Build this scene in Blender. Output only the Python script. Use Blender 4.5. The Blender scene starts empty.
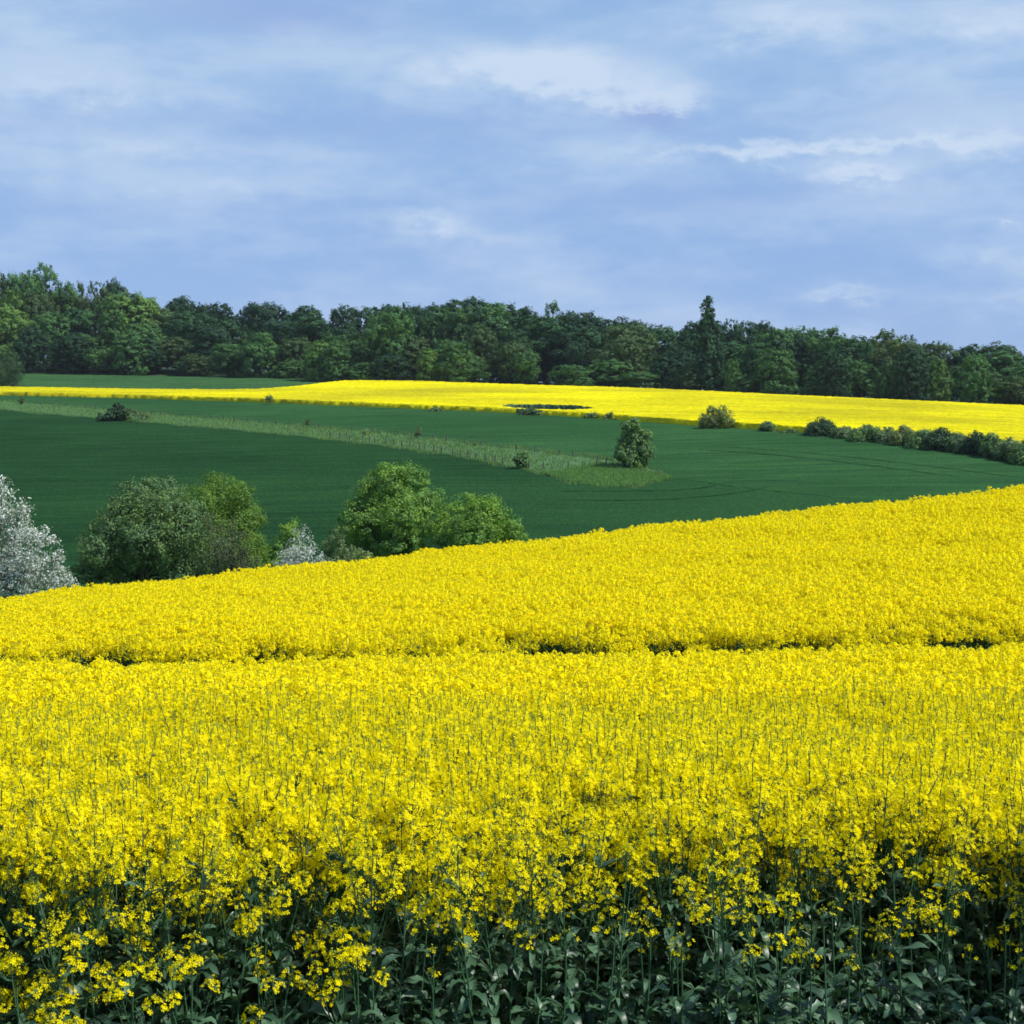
import bpy, math, random
import numpy as np
from mathutils import Vector

R = math.radians
random.seed(7)
rng = np.random.default_rng(7)
scene = bpy.context.scene
COL = scene.collection

# ------------------------------------------------------------------ camera, sky, sun, exposure
F = 1624.0            # focal length in pixels of the 1024 px frame
HZ = 420.0            # image row of the level line of sight
cam_d = bpy.data.cameras.new('camera')
cam = bpy.data.objects.new('camera', cam_d)
COL.objects.link(cam)
cam.location = (0, 0, 0)
cam.rotation_euler = (R(90), 0, 0)
cam_d.sensor_width = 36
cam_d.lens = F / 1024 * 36
cam_d.shift_y = -(512 - HZ) / 1024
cam_d.clip_start = 0.1
cam_d.clip_end = 9000
scene.camera = cam

SUN_AZ, SUN_EL = R(110), R(51)      # azimuth from straight ahead towards the right
sun_dir = Vector((math.sin(SUN_AZ) * math.cos(SUN_EL), math.cos(SUN_AZ) * math.cos(SUN_EL), math.sin(SUN_EL)))
sd = bpy.data.lights.new('sun', 'SUN')
sd.energy = 5.0
sd.angle = R(0.5)
sd.color = (1.0, 0.955, 0.88)
sun = bpy.data.objects.new('sun', sd)
sun.rotation_euler = sun_dir.to_track_quat('Z', 'Y').to_euler()
sun.location = (60, -20, 80)
COL.objects.link(sun)

scene.view_settings.view_transform = 'Standard'
scene.view_settings.look = 'None'
scene.view_settings.gamma = 1.0
scene.view_settings.exposure = 0.18
scene.view_settings.use_curve_mapping = False
scene.cycles.filter_width = 1.65        # the softness of the film


class NT:
    """small helper to write node trees"""
    def __init__(self, tree):
        self.t = tree
        tree.nodes.clear()

    def n(self, kind, **kw):
        nd = self.t.nodes.new(kind)
        for k, v in kw.items():
            setattr(nd, k, v)
        return nd

    def put(self, sock, v):
        if isinstance(v, bpy.types.NodeSocket):
            self.t.links.new(v, sock)
        else:
            sock.default_value = v

    def math(self, op, a, b=0.0, c=None, clamp=False):
        nd = self.n('ShaderNodeMath', operation=op, use_clamp=clamp)
        self.put(nd.inputs[0], a)
        self.put(nd.inputs[1], b)
        if c is not None:
            self.put(nd.inputs[2], c)
        return nd.outputs[0]

    def mix(self, f, a, b, blend='MIX'):
        nd = self.n('ShaderNodeMix', data_type='RGBA', blend_type=blend)
        self.put(nd.inputs['Factor'], f)
        self.put(nd.inputs[6], a)
        self.put(nd.inputs[7], b)
        return nd.outputs[2]

    def noise(self, vec, scale, detail=4, rough=0.5):
        nd = self.n('ShaderNodeTexNoise')
        if vec is not None:
            self.t.links.new(vec, nd.inputs['Vector'])
        nd.inputs['Scale'].default_value = scale
        nd.inputs['Detail'].default_value = detail
        nd.inputs['Roughness'].default_value = rough
        return nd.outputs['Fac']

    def ramp(self, f, stops):
        nd = self.n('ShaderNodeValToRGB')
        el = nd.color_ramp.elements
        while len(el) > len(stops):
            el.remove(el[-1])
        while len(el) < len(stops):
            el.new(0.5)
        for e, (p, c) in zip(el, stops):
            e.position = p
            e.color = (*c, 1)
        self.put(nd.inputs[0], f)
        return nd.outputs[0]

    def smooth(self, v, a, b):
        nd = self.n('ShaderNodeMapRange', interpolation_type='SMOOTHSTEP')
        self.put(nd.inputs['Value'], v)
        nd.inputs['From Min'].default_value = a
        nd.inputs['From Max'].default_value = b
        return nd.outputs[0]


def build_world():
    w = bpy.data.worlds.new('World')
    scene.world = w
    w.use_nodes = True
    t = NT(w.node_tree)
    out = t.n('ShaderNodeOutputWorld')
    bg = t.n('ShaderNodeBackground')
    t.t.links.new(bg.outputs[0], out.inputs[0])
    bg.inputs['Strength'].default_value = 0.0885
    sky = t.n('ShaderNodeTexSky', sky_type='NISHITA')
    sky.sun_disc = False
    sky.sun_elevation = SUN_EL
    sky.sun_rotation = SUN_AZ
    sky.air_density = 1.0
    sky.dust_density = 0.2
    sky.ozone_density = 3.0
    tc = t.n('ShaderNodeTexCoord')
    sep = t.n('ShaderNodeSeparateXYZ')
    t.t.links.new(tc.outputs['Generated'], sep.inputs[0])
    az = t.math('ARCTAN2', sep.outputs[0], sep.outputs[1])
    el = t.math('ARCSINE', sep.outputs[2])
    comb = t.n('ShaderNodeCombineXYZ')
    t.put(comb.inputs[0], t.math('MULTIPLY', az, 1.0))
    t.put(comb.inputs[1], t.math('MULTIPLY', el, 3.2))
    v = comb.outputs[0]
    comb2 = t.n('ShaderNodeCombineXYZ')
    t.put(comb2.inputs[0], az)
    t.put(comb2.inputs[1], t.math('MULTIPLY', el, 2.0))
    v2 = comb2.outputs[0]
    n1 = t.noise(v, 5.5, 7, 0.58)
    n2 = t.noise(v2, 15.0, 7, 0.6)
    n3 = t.noise(v2, 42.0, 6, 0.62)
    # wobble of the cloud positions
    azw = t.math('ADD', az, t.math('MULTIPLY', t.math('SUBTRACT', n2, 0.5), 0.07))
    elw = t.math('ADD', el, t.math('MULTIPLY', t.math('SUBTRACT', n3, 0.5), 0.030))

    def blob(x, y, sx, sy, amp):
        a0 = math.atan((x - 512) / F)
        e0 = math.atan((HZ - y) / F)
        da = t.math('DIVIDE', t.math('SUBTRACT', azw, a0), sx / F)
        de = t.math('DIVIDE', t.math('SUBTRACT', elw, e0), sy / F)
        q = t.math('ADD', t.math('MULTIPLY', da, da), t.math('MULTIPLY', de, de))
        return t.math('MULTIPLY', t.math('EXPONENT', t.math('MULTIPLY', q, -1.0)), amp)

    acc = None
    for b in CLOUDS:
        s = blob(*b)
        acc = s if acc is None else t.math('ADD', acc, s)
    broad = t.math('MULTIPLY', t.smooth(n1, 0.39, 0.66), 0.56)
    fine = t.math('ADD', t.math('MULTIPLY', t.math('SUBTRACT', n2, 0.5), 0.42), t.math('MULTIPLY', t.math('SUBTRACT', n3, 0.5), 0.22))
    # billows: the banks break into ragged puffs with firmer upper edges
    puff = t.math('ADD', acc, t.math('MULTIPLY', t.math('SUBTRACT', n3, 0.5), t.math('MULTIPLY', acc, 1.7)))
    puff = t.math('ADD', t.math('MULTIPLY', t.smooth(puff, 0.20, 0.75), 0.42), t.math('MULTIPLY', acc, 0.60))
    cl = t.math('ADD', t.math('ADD', broad, fine), puff, clamp=True)
    shade = None
    for b in SHADES:
        s = blob(*b)
        shade = s if shade is None else t.math('ADD', shade, s)
    # clear sky: the Nishita sky pulled towards the blue of the photograph
    grad = t.ramp(t.math('MULTIPLY', el, 2.0), [(0.0, (2.95, 4.60, 8.20)), (0.16, (2.80, 4.50, 8.25)), (0.45, (3.30, 5.30, 8.45)), (1.0, (2.0, 3.7, 8.0))])
    clear = t.mix(0.80, sky.outputs[0], grad)
    white = t.mix(cl, clear, (5.75, 7.05, 8.9, 1))
    grey = t.mix(t.math('MULTIPLY', shade, 1.0, clamp=True), white, (3.05, 4.25, 7.5, 1))
    t.t.links.new(grey, bg.inputs['Color'])


# bright cloud banks and grey cloud bases: (x, y, half width, half height, strength)
CLOUDS = [(590, 82, 105, 26, .62), (665, 104, 48, 15, .55), (480, 62, 150, 22, .40), (790, 151, 175, 8, .62), (862, 177, 50, 11, .72), (985, 158, 70, 22, .42), (760, 160, 60, 8, .3),
          (425, 216, 62, 11, .50), (455, 232, 70, 12, .34), (120, 90, 190, 20, .32), (60, 105, 90, 12, .22), (140, 152, 180, 14, .34), (230, 188, 150, 12, .30), (780, 30, 150, 28, .46), (990, 40, 60, 26, .40),
          (845, 296, 62, 11, .55), (985, 262, 55, 14, .46), (335, 282, 40, 9, .30), (1006, 233, 14, 4, .5), (60, 28, 200, 22, .24), (990, 305, 60, 12, .34), (700, 215, 120, 12, .16)]
SHADES = [(658, 122, 30, 12, .75), (270, 18, 120, 20, .60), (400, 125, 190, 18, .30), (690, 200, 220, 16, .26), (40, 130, 80, 14, .22), (880, 115, 120, 12, .14), (450, 250, 90, 12, .18), (860, 318, 80, 10, .15), (150, 215, 200, 16, .15)]
build_world()


# ------------------------------------------------------------------ numbers
def hermite(xs, ys, x):
    xs = np.asarray(xs, float)
    ys = np.asarray(ys, float)
    x = np.clip(np.asarray(x, float), xs[0], xs[-1])
    d = np.diff(ys) / np.diff(xs)
    m = np.empty_like(ys)
    m[0], m[-1] = d[0], d[-1]
    h = np.diff(xs)
    m[1:-1] = (d[:-1] * h[1:] + d[1:] * h[:-1]) / (h[1:] + h[:-1])
    i = np.clip(np.searchsorted(xs, x, side='right') - 1, 0, len(xs) - 2)
    hh = xs[i + 1] - xs[i]
    s = (x - xs[i]) / hh
    return ((2 * s**3 - 3 * s**2 + 1) * ys[i] + (s**3 - 2 * s**2 + s) * hh * m[i] + (-2 * s**3 + 3 * s**2) * ys[i + 1] + (s**3 - s**2) * hh * m[i + 1])


def sstep(a, b, x):
    s = np.clip((np.asarray(x, float) - a) / (b - a), 0, 1)
    return s * s * (3 - 2 * s)


def P(x, y, Y):
    """point at depth Y seen at photo pixel x, y"""
    return Vector(((x - 512) / F * Y, Y, -(y - HZ) / F * Y))


# ---- terrain: a near slope, a valley and the hillside across it
A_Y = [-60, -20, 0, 4, 6, 7.5, 10, 14, 18, 22, 24, 27, 34, 40, 48, 54, 62, 75, 95, 120, 150]
A_Z = [-1.0, -1.3, -1.75, -2.50, -2.90, -3.10, -3.34, -3.74, -4.12, -4.52, -4.60, -4.58, -4.74, -4.90, -5.02, -5.32, -6.6, -9.2, -11.6, -13.2, -13.4]
B_Y = [-60, 6, 22, 35, 48, 60, 95, 150]
B_S = [0, 0, .020, .066, .110, .10, .03, 0]
FAR = [  # (x, y, Y, z offset)
    (1024, 463, 215, 0), (912, 447, 231, 0), (800, 434, 250, 0), (700, 428, 268, 0), (620, 422, 285, 0), (512, 415, 300, 0), (256, 404, 340, 0), (0, 397, 380, 0),
    (665, 480, 205, 0), (600, 486, 196, 0), (520, 470, 215, 0), (420, 453, 235, 0), (300, 438, 262, 0), (100, 420, 310, 0), (0, 411, 335, 0),
    (0, 387, 430, -1.2), (256, 389, 425, -1.2), (340, 380, 450, -1.2), (400, 380, 450, -1.2), (512, 384, 445, -1.2), (640, 388, 430, -1.2), (768, 394, 405, -1.2), (900, 400, 382, -1.2), (1024, 406, 360, -1.2),
    (0, 374, 500, 0), (256, 379, 475, 0), (1300, 480, 205, 0), (1300, 420, 330, -1.2), (-300, 392, 420, 0), (-300, 372, 540, 0), (-300, 415, 350, 0)]
FP = [((x - 512) / F * Y, Y, -(y - HZ) / F * Y + dz) for x, y, Y, dz in FAR]
FP += [(-120, 120, -13.2), (-50, 120, -13.4), (0, 120, -13.6), (50, 120, -13.2), (120, 120, -12.6), (-60, 160, -11.6), (0, 160, -10.9), (60, 160, -10.2), (-200, 640, 22), (0, 640, 15), (200, 600, 7), (300, 300, 0), (-300, 300, 0)]
FP = np.array(FP)


def tps_fit(p, lam):
    n = len(p)
    S = 100.0
    q = p[:, :2] / S
    r2 = ((q[:, None] - q[None]) ** 2).sum(-1)
    K = np.where(r2 > 0, r2 * np.log(r2 + 1e-12), 0) + lam * np.eye(n)
    Pm = np.c_[np.ones(n), q]
    A = np.zeros((n + 3, n + 3))
    A[:n, :n] = K
    A[:n, n:] = Pm
    A[n:, :n] = Pm.T
    return np.linalg.solve(A, np.r_[p[:, 2], 0, 0, 0])


TW = tps_fit(FP, 0.02)


def far_z(X, Y):
    q = FP[:, :2] / 100.0
    x = X / 100.0
    y = Y / 100.0
    z = TW[-3] + TW[-2] * x + TW[-1] * y
    for (px, py), w in zip(q, TW[:-3]):
        r2 = (x - px) ** 2 + (y - py) ** 2
        z = z + w * r2 * np.log(r2 + 1e-12)
    return z


def ground(X, Y):
    X = np.asarray(X, float)
    Y = np.asarray(Y, float)
    near = hermite(A_Y, A_Z, Y) + hermite(B_Y, B_S, Y) * 45 * np.tanh(X / 45)
    Xc = np.clip(X, -340, 340)
    Yc = np.clip(Y, 100, 660)
    fz = far_z(Xc, Yc)
    z = near + (fz - near) * sstep(80, 125, Y)
    z = z + (8 - z) * sstep(600, 1000, Y) * 1.0
    z = z + (-4 - z) * sstep(340, 900, np.abs(X)) * 0.8
    return z


def gz(X, Y):
    return float(ground(np.array([X]), np.array([Y]))[0])


def hit(x, y, ya=100, yb=560):
    """first ground point beyond depth ya seen at photo pixel x, y"""
    Ys = np.linspace(ya, yb, 1400)
    X = (x - 512) / F * Ys
    d = ground(X, Ys) - (-(y - HZ) / F * Ys)
    idx = np.nonzero((d[:-1] < 0) & (d[1:] >= 0))[0]
    i = idx[0] if len(idx) else int(np.argmin(np.abs(d)))
    Y = Ys[i]
    return Vector(((x - 512) / F * Y, Y, float(ground(np.array([(x - 512) / F * Y]), np.array([Y]))[0])))


# ------------------------------------------------------------------ mesh helpers
def mesh_np(name, V, faces, mats, mat_idx=None):
    """faces: list of integer arrays (m, k)"""
    me = bpy.data.meshes.new(name)
    V = np.ascontiguousarray(V, dtype=np.float32)
    me.vertices.add(len(V))
    me.vertices.foreach_set('co', V.ravel())
    loops = np.concatenate([f.ravel() for f in faces]).astype(np.int32)
    tot = np.concatenate([np.full(len(f), f.shape[1]) for f in faces]).astype(np.int32)
    start = np.r_[0, np.cumsum(tot)[:-1]].astype(np.int32)
    me.loops.add(len(loops))
    me.loops.foreach_set('vertex_index', loops)
    me.polygons.add(len(tot))
    me.polygons.foreach_set('loop_start', start)
    for m in mats:
        me.materials.append(m)
    if mat_idx is not None:
        me.polygons.foreach_set('material_index', np.asarray(mat_idx, dtype=np.int32))
    me.update(calc_edges=True)
    me.validate()
    return me


class MB:
    """collects pieces for one mesh"""
    def __init__(self):
        self.V, self.F, self.M, self.n = [], [], [], 0

    def add(self, V, F, m=0):
        if len(V) == 0:
            return
        V = np.asarray(V, float)
        F = np.asarray(F, int)
        self.V.append(V)
        self.F.append(F + self.n)
        self.M.append(np.full(len(F), m))
        self.n += len(V)

    def tube(self, pts, rad, sides=5, m=0):
        pts = np.asarray(pts, float)
        k = len(pts)
        rad = np.broadcast_to(np.asarray(rad, float), (k,))
        d = np.gradient(pts, axis=0)
        d /= np.linalg.norm(d, axis=1)[:, None] + 1e-9
        ref = np.where(np.abs(d[:, 2:3]) > 0.9, np.array([[1., 0, 0]]), np.array([[0, 0, 1.]]))
        a = np.cross(d, ref)
        a /= np.linalg.norm(a, axis=1)[:, None] + 1e-9
        b = np.cross(d, a)
        th = np.arange(sides) / sides * 2 * np.pi
        V = pts[:, None] + rad[:, None, None] * (np.cos(th)[None, :, None] * a[:, None] + np.sin(th)[None, :, None] * b[:, None])
        i = np.arange(k - 1)[:, None] * sides
        j = np.arange(sides)[None]
        j2 = (j + 1) % sides
        Fq = np.stack([i + j, i + j2, i + sides + j2, i + sides + j], -1).reshape(-1, 4)
        self.add(V.reshape(-1, 3), Fq, m)

    def mesh(self, name, mats):
        return mesh_np(name, np.concatenate(self.V), self.F, mats, np.concatenate(self.M))


def link(name, me, parent=None, loc=None):
    o = bpy.data.objects.new(name, me)
    COL.objects.link(o)
    if parent is not None:
        o.parent = parent
    if loc is not None:
        o.location = loc
    return o


def tag(o, label=None, cat=None, group=None, kind=None):
    for k, v in (('label', label), ('category', cat), ('group', group), ('kind', kind)):
        if v:
            o[k] = v
    return o


def thing(name, label, cat, loc, rotz=0.0, group=None, scale=None):
    o = bpy.data.objects.new(name, None)
    o.empty_display_size = 0.3
    COL.objects.link(o)
    o.location = loc
    o.rotation_euler = (0, 0, rotz)
    if scale:
        o.scale = scale
    return tag(o, label, cat, group)


# ------------------------------------------------------------------ materials
def new_mat(name):
    m = bpy.data.materials.new(name)
    m.use_nodes = True
    return m, NT(m.node_tree)


def leaf_mat(name, dark, light, trans=0.3, gloss=0.25, rough=0.5, tint=False, hue_noise=True):
    """thin leaf: per-leaf colour between dark and light, part of the light passes through"""
    m, t = new_mat(name)
    out = t.n('ShaderNodeOutputMaterial')
    geo = t.n('ShaderNodeNewGeometry')
    c = t.mix(geo.outputs['Random Per Island'], (*dark, 1), (*light, 1))
    if hue_noise:
        tc = t.n('ShaderNodeTexCoord')
        nz = t.noise(tc.outputs['Object'], 0.55, 3, 0.6)
        c = t.mix(t.smooth(nz, 0.35, 0.68), c, t.mix(1.0, c, (1.35, 1.22, 0.72, 1), 'MULTIPLY'))
    if tint:
        oi = t.n('ShaderNodeObjectInfo')
        c = t.mix(1.0, c, oi.outputs['Color'], 'MULTIPLY')
    p = t.n('ShaderNodeBsdfPrincipled')
    t.put(p.inputs['Base Color'], c)
    p.inputs['Roughness'].default_value = rough
    p.inputs['Specular IOR Level'].default_value = gloss
    tr = t.n('ShaderNodeBsdfTranslucent')
    t.put(tr.inputs['Color'], t.mix(1.0, c, (1.15, 1.2, 0.6, 1), 'MULTIPLY'))
    mx = t.n('ShaderNodeMixShader')
    mx.inputs[0].default_value = trans
    t.t.links.new(p.outputs[0], mx.inputs[1])
    t.t.links.new(tr.outputs[0], mx.inputs[2])
    t.t.links.new(mx.outputs[0], out.inputs[0])
    return m


def plain_mat(name, c1, c2, scale=3.0, rough=0.85, bump=0.0, detail=5, stretch=None, spec=0.2):
    m, t = new_mat(name)
    out = t.n('ShaderNodeOutputMaterial')
    tc = t.n('ShaderNodeTexCoord')
    vec = tc.outputs['Object']
    if stretch:
        mp = t.n('ShaderNodeMapping')
        mp.inputs['Scale'].default_value = stretch
        t.t.links.new(vec, mp.inputs[0])
        vec = mp.outputs[0]
    nz = t.noise(vec, scale, detail, 0.6)
    p = t.n('ShaderNodeBsdfPrincipled')
    t.put(p.inputs['Base Color'], t.mix(t.smooth(nz, 0.3, 0.7), (*c1, 1), (*c2, 1)))
    p.inputs['Roughness'].default_value = rough
    p.inputs['Specular IOR Level'].default_value = spec
    if bump:
        b = t.n('ShaderNodeBump')
        b.inputs['Strength'].default_value = bump
        t.put(b.inputs['Height'], nz)
        t.t.links.new(b.outputs[0], p.inputs['Normal'])
    t.t.links.new(p.outputs[0], out.inputs[0])
    return m


def crop_mat(name, cols, grain_cols, big=0.03, fine=4.0, bump=0.6, spec=0.0, shade_drift=None):
    """standing crop seen from afar: broad tonal patches, fine grain"""
    m, t = new_mat(name)
    out = t.n('ShaderNodeOutputMaterial')
    tc = t.n('ShaderNodeTexCoord')
    vec = tc.outputs['Object']
    a = t.noise(vec, big, 4, 0.55)
    mp = t.n('ShaderNodeMapping')
    mp.inputs['Scale'].default_value = (1.0, 0.35, 1.0)
    t.t.links.new(vec, mp.inputs[0])
    g = t.noise(mp.outputs[0], fine, 5, 0.75)
    c = t.mix(t.smooth(a, 0.32, 0.68), (*cols[0], 1), (*cols[1], 1))
    ms = t.n('ShaderNodeMapping')
    ms.inputs['Scale'].default_value = (0.05, 0.55, 1.0)
    ms.inputs['Rotation'].default_value = (0, 0, 0.25)
    t.t.links.new(vec, ms.inputs[0])
    st = t.noise(ms.outputs[0], 1.0, 5, 0.65)     # drill rows and uneven growth along the working direction
    c = t.mix(t.smooth(st, 0.35, 0.65), t.mix(1.0, c, (.80, .80, .84, 1), 'MULTIPLY'), t.mix(1.0, c, (1.20, 1.14, 1.02, 1), 'MULTIPLY'))
    if shade_drift:                         # cloud shade painted in: base colour darker at left, paler towards the right
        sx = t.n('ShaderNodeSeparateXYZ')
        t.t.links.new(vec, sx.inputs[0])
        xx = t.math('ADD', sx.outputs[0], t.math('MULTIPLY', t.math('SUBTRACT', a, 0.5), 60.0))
        c = t.mix(t.smooth(xx, shade_drift[1] - 22, shade_drift[2]), c, (*shade_drift[0], 1))
    c = t.mix(t.smooth(g, 0.36, 0.66), t.mix(1.0, c, (*grain_cols[0], 1), 'MULTIPLY'), t.mix(1.0, c, (*grain_cols[1], 1), 'MULTIPLY'))
    p = t.n('ShaderNodeBsdfPrincipled')
    t.put(p.inputs['Base Color'], c)
    p.inputs['Roughness'].default_value = 1.0
    p.inputs['Specular IOR Level'].default_value = spec
    b = t.n('ShaderNodeBump')
    b.inputs['Strength'].default_value = bump
    b.inputs['Distance'].default_value = 0.2
    t.put(b.inputs['Height'], g)
    t.t.links.new(b.outputs[0], p.inputs['Normal'])
    t.t.links.new(p.outputs[0], out.inputs[0])
    return m


M = {}
M['soil'] = plain_mat('soil_and_grass', (.022, .055, .022), (.036, .080, .032), 0.8, 0.95, 0.3)
M['petal'] = leaf_mat('rape_petal', (.83, .71, .003), (.95, .84, .008), 0.45, 0.05, 0.6, hue_noise=False)
M['bud'] = leaf_mat('rape_bud', (.22, .30, .03), (.50, .48, .03), 0.2, 0.1, 0.6, hue_noise=False)
M['stalk'] = leaf_mat('rape_stalk', (.028, .085, .038), (.055, .135, .058), 0.1, 0.3, 0.5, hue_noise=False)
M['rape_leaf'] = leaf_mat('rape_leaf', (.008, .036, .015), (.082, .168, .090), 0.15, 0.45, 0.42, hue_noise=False)
M['rape_far'] = crop_mat('rape_canopy_far', ((.42, .39, .010), (.66, .61, .005)), ((.82, .82, 1.2), (1.06, 1.05, .9)), 0.022, 3.0, 0.5, 0.0)
M['rape_stem_far'] = plain_mat('rape_stems_far', (.02, .06, .03), (.05, .11, .05), 6.0, 0.9, 0)
M['wheat_low'] = crop_mat('wheat_lower', ((.0115, .043, .0160), (.0175, .060, .021)), ((.78, .80, .85), (1.22, 1.2, 1.15)), 0.020, 3.0, 0.7, shade_drift=((.021, .068, .023), 8, 30))  # dark left part is cloud shade put into the crop colour
M['wheat_up'] = crop_mat('wheat_upper', ((.021, .072, .025), (.031, .094, .033)), ((.84, .85, .88), (1.16, 1.15, 1.1)), 0.020, 3.0, 0.7)
M['wheat_far'] = crop_mat('wheat_far', ((.028, .084, .030), (.044, .106, .038)), ((.8, .82, .85), (1.2, 1.2, 1.1)), 0.03, 1.5, 0.7)
M['track'] = plain_mat('wheel_track', (.012, .043, .016), (.020, .064, .023), 0.35, 1.0, 0, spec=0.0)
M['strip_base'] = plain_mat('rough_grass_ground', (.050, .130, .045), (.075, .165, .060), 0.5, 0.95, 0.2)
M['grass'] = leaf_mat('rough_grass', (.075, .175, .065), (.150, .250, .105), 0.25, 0.1, 0.7, hue_noise=True)
M['fresh_grass'] = leaf_mat('fresh_grass', (.080, .205, .050), (.165, .310, .085), 0.3, 0.1, 0.7, hue_noise=False)
M['bark'] = plain_mat('bark', (.030, .028, .024), (.075, .070, .058), 6.0, 0.95, 0.4, stretch=(1, 1, .2))
M['twig'] = plain_mat('bare_twigs', (.058, .080, .055), (.12, .14, .105), 6.0, 0.9, 0)
M['post'] = plain_mat('weathered_post', (.045, .045, .040), (.11, .105, .092), 8.0, 0.9, 0.2, stretch=(1, 1, .15))
M['wire'] = plain_mat('fence_wire', (.16, .16, .16), (.24, .24, .24), 5.0, 0.6, 0)
M['wood_leaf'] = leaf_mat('wood_leaf', (.60, .62, .62), (1.15, 1.12, 1.0), 0.22, 0.15, 0.65, tint=True)


# ------------------------------------------------------------------ ground
def build_ground():
    s = np.linspace(-1, 1, 301)
    xs = np.sign(s) * (120 * np.abs(s) + 3400 * np.abs(s) ** 4)
    ys = np.r_[np.linspace(-120, -8, 15), np.linspace(-6, 130, 150), np.linspace(132, 560, 170), np.linspace(575, 1000, 25), np.linspace(1100, 4500, 18)]
    X, Y = np.meshgrid(xs, ys)
    Z = ground(X, Y)
    V = np.stack([X, Y, Z], -1).reshape(-1, 3)
    nx, ny = len(xs), len(ys)
    i = (np.arange(ny - 1)[:, None] * nx + np.arange(nx - 1)[None])
    Fq = np.stack([i, i + 1, i + nx + 1, i + nx], -1).reshape(-1, 4)
    o = link('ground', mesh_np('ground', V, [Fq], [M['soil']]))
    tag(o, 'rolling grassy ground under the fields and the wood', 'ground', kind='structure')


build_ground()


def curve_y(pts):
    """screen polyline -> function px x -> depth Y on the ground"""
    xs = [p[0] for p in pts]
    Ys = [hit(*p)[1] for p in pts]
    return lambda x: hermite(xs, Ys, x)


BOUND = [(-160, 394), (0, 397), (128, 400), (256, 404), (400, 410), (512, 415), (620, 422), (700, 428), (800, 434.5), (860, 440), (912, 447), (970, 455), (1024, 463), (1180, 487)]
f_bound = curve_y(BOUND)
STRIP_LO = [(-160, 399), (0, 411), (100, 420), (200, 428.5), (300, 438), (420, 453), (470, 461), (520, 471), (560, 481), (600, 487.5), (640, 487.5), (672, 481)]
STRIP_HI = [(-160, 395), (0, 403), (100, 411), (200, 420), (300, 428.5), (420, 439), (470, 446), (520, 452), (560, 457), (600, 462), (640, 468), (672, 480.6)]
f_lo = curve_y(STRIP_LO)
f_hi = curve_y(STRIP_HI)


def sheet(name, xs, Ylo, Yhi, ny, h, jit, mats, mask=None, seed=0, edge_mat=1, soft=0.0, hole=False):
    """a crop standing on the ground: top surface at height h, sides down to the ground"""
    r = np.random.default_rng(seed)
    nx = len(xs)
    tt = np.linspace(0, 1, ny)
    Y = Ylo[None, :] + (Yhi - Ylo)[None, :] * tt[:, None]
    X = (xs[None, :] - 512) / F * Y
    G = ground(X, Y)
    if soft:
        X = X + r.normal(0, soft, X.shape)
        Y = Y + r.normal(0, soft, X.shape)
    Z = G + h + r.normal(0, jit, X.shape)
    top = np.stack([X, Y, Z], -1).reshape(-1, 3)
    bot = np.stack([X, Y, G - 0.05], -1).reshape(-1, 3)
    keep = np.ones((ny - 1, nx - 1), bool)
    if mask is not None:
        xc = (X[:-1, :-1] + X[1:, 1:]) / 2
        yc = (Y[:-1, :-1] + Y[1:, 1:]) / 2
        keep = mask(xc, yc)
    idx = np.arange(nx * ny).reshape(ny, nx)
    q = np.stack([idx[:-1, :-1], idx[:-1, 1:], idx[1:, 1:], idx[1:, :-1]], -1)[keep]
    n = nx * ny
    k = np.pad(keep, 1)
    sides = []
    c = k[1:-1, 1:-1]
    for nb, a, b in ((k[:-2, 1:-1], idx[:-1, :-1], idx[:-1, 1:]), (k[2:, 1:-1], idx[1:, 1:], idx[1:, :-1]),
                     (k[1:-1, :-2], idx[1:, :-1], idx[:-1, :-1]), (k[1:-1, 2:], idx[:-1, 1:], idx[1:, 1:])):
        e = c & ~nb
        aa, bb = a[e], b[e]
        sides.append(np.stack([aa, aa + n, bb + n, bb], -1))
    sd_ = np.concatenate(sides)
    em = np.full(len(sd_), min(edge_mat, len(mats) - 1))
    if hole:                          # bare stems show on the walls of a gap, flowers on the outer sides
        c4 = top[sd_[:, 0]]
        em[~hollow(hol[0] + (c4[:, 0] - hol[0]) * .88, hol[1] + 11 + (c4[:, 1] - hol[1] - 11) * .80)] = 1
    mi = np.r_[np.zeros(len(q)), em]
    return link(name, mesh_np(name, np.r_[top, bot], [q, sd_], mats, mi))


# ---- the wheat below and above the grass strip
xs = np.arange(-150, 1176, 4.0)
lo = np.full_like(xs, 98.0)
LOW_TOP = [(-160, 399.5), (0, 410.5), (100, 419.5), (200, 428), (300, 437.5), (420, 452.5), (470, 460.5), (520, 470.5), (560, 480.5), (600, 487), (640, 487), (672, 482), (720, 488), (800, 497), (900, 506), (1180, 530)]
f_low_top = curve_y(LOW_TOP)
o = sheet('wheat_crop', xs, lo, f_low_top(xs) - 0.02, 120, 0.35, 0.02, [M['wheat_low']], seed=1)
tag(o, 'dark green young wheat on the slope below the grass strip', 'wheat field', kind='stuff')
up_lo = np.where(xs < 666, f_hi(np.minimum(xs, 666)), f_low_top(xs))
o = sheet('wheat_crop', xs, up_lo, f_bound(xs) - 0.3, 90, 0.37, 0.02, [M['wheat_up']], seed=2)
tag(o, 'blue green young wheat between grass strip and far yellow field', 'wheat field', kind='stuff')

# ---- the grass strip with its rough grass
xs_s = np.arange(-150, 672, 3.0)
o = sheet('grass_bank', xs_s, f_lo(xs_s), f_hi(xs_s), 14, 0.365, 0.03, [M['strip_base']], seed=3)
tag(o, 'rough grass bank running between the two wheat slopes', 'bank', kind='structure')


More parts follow.
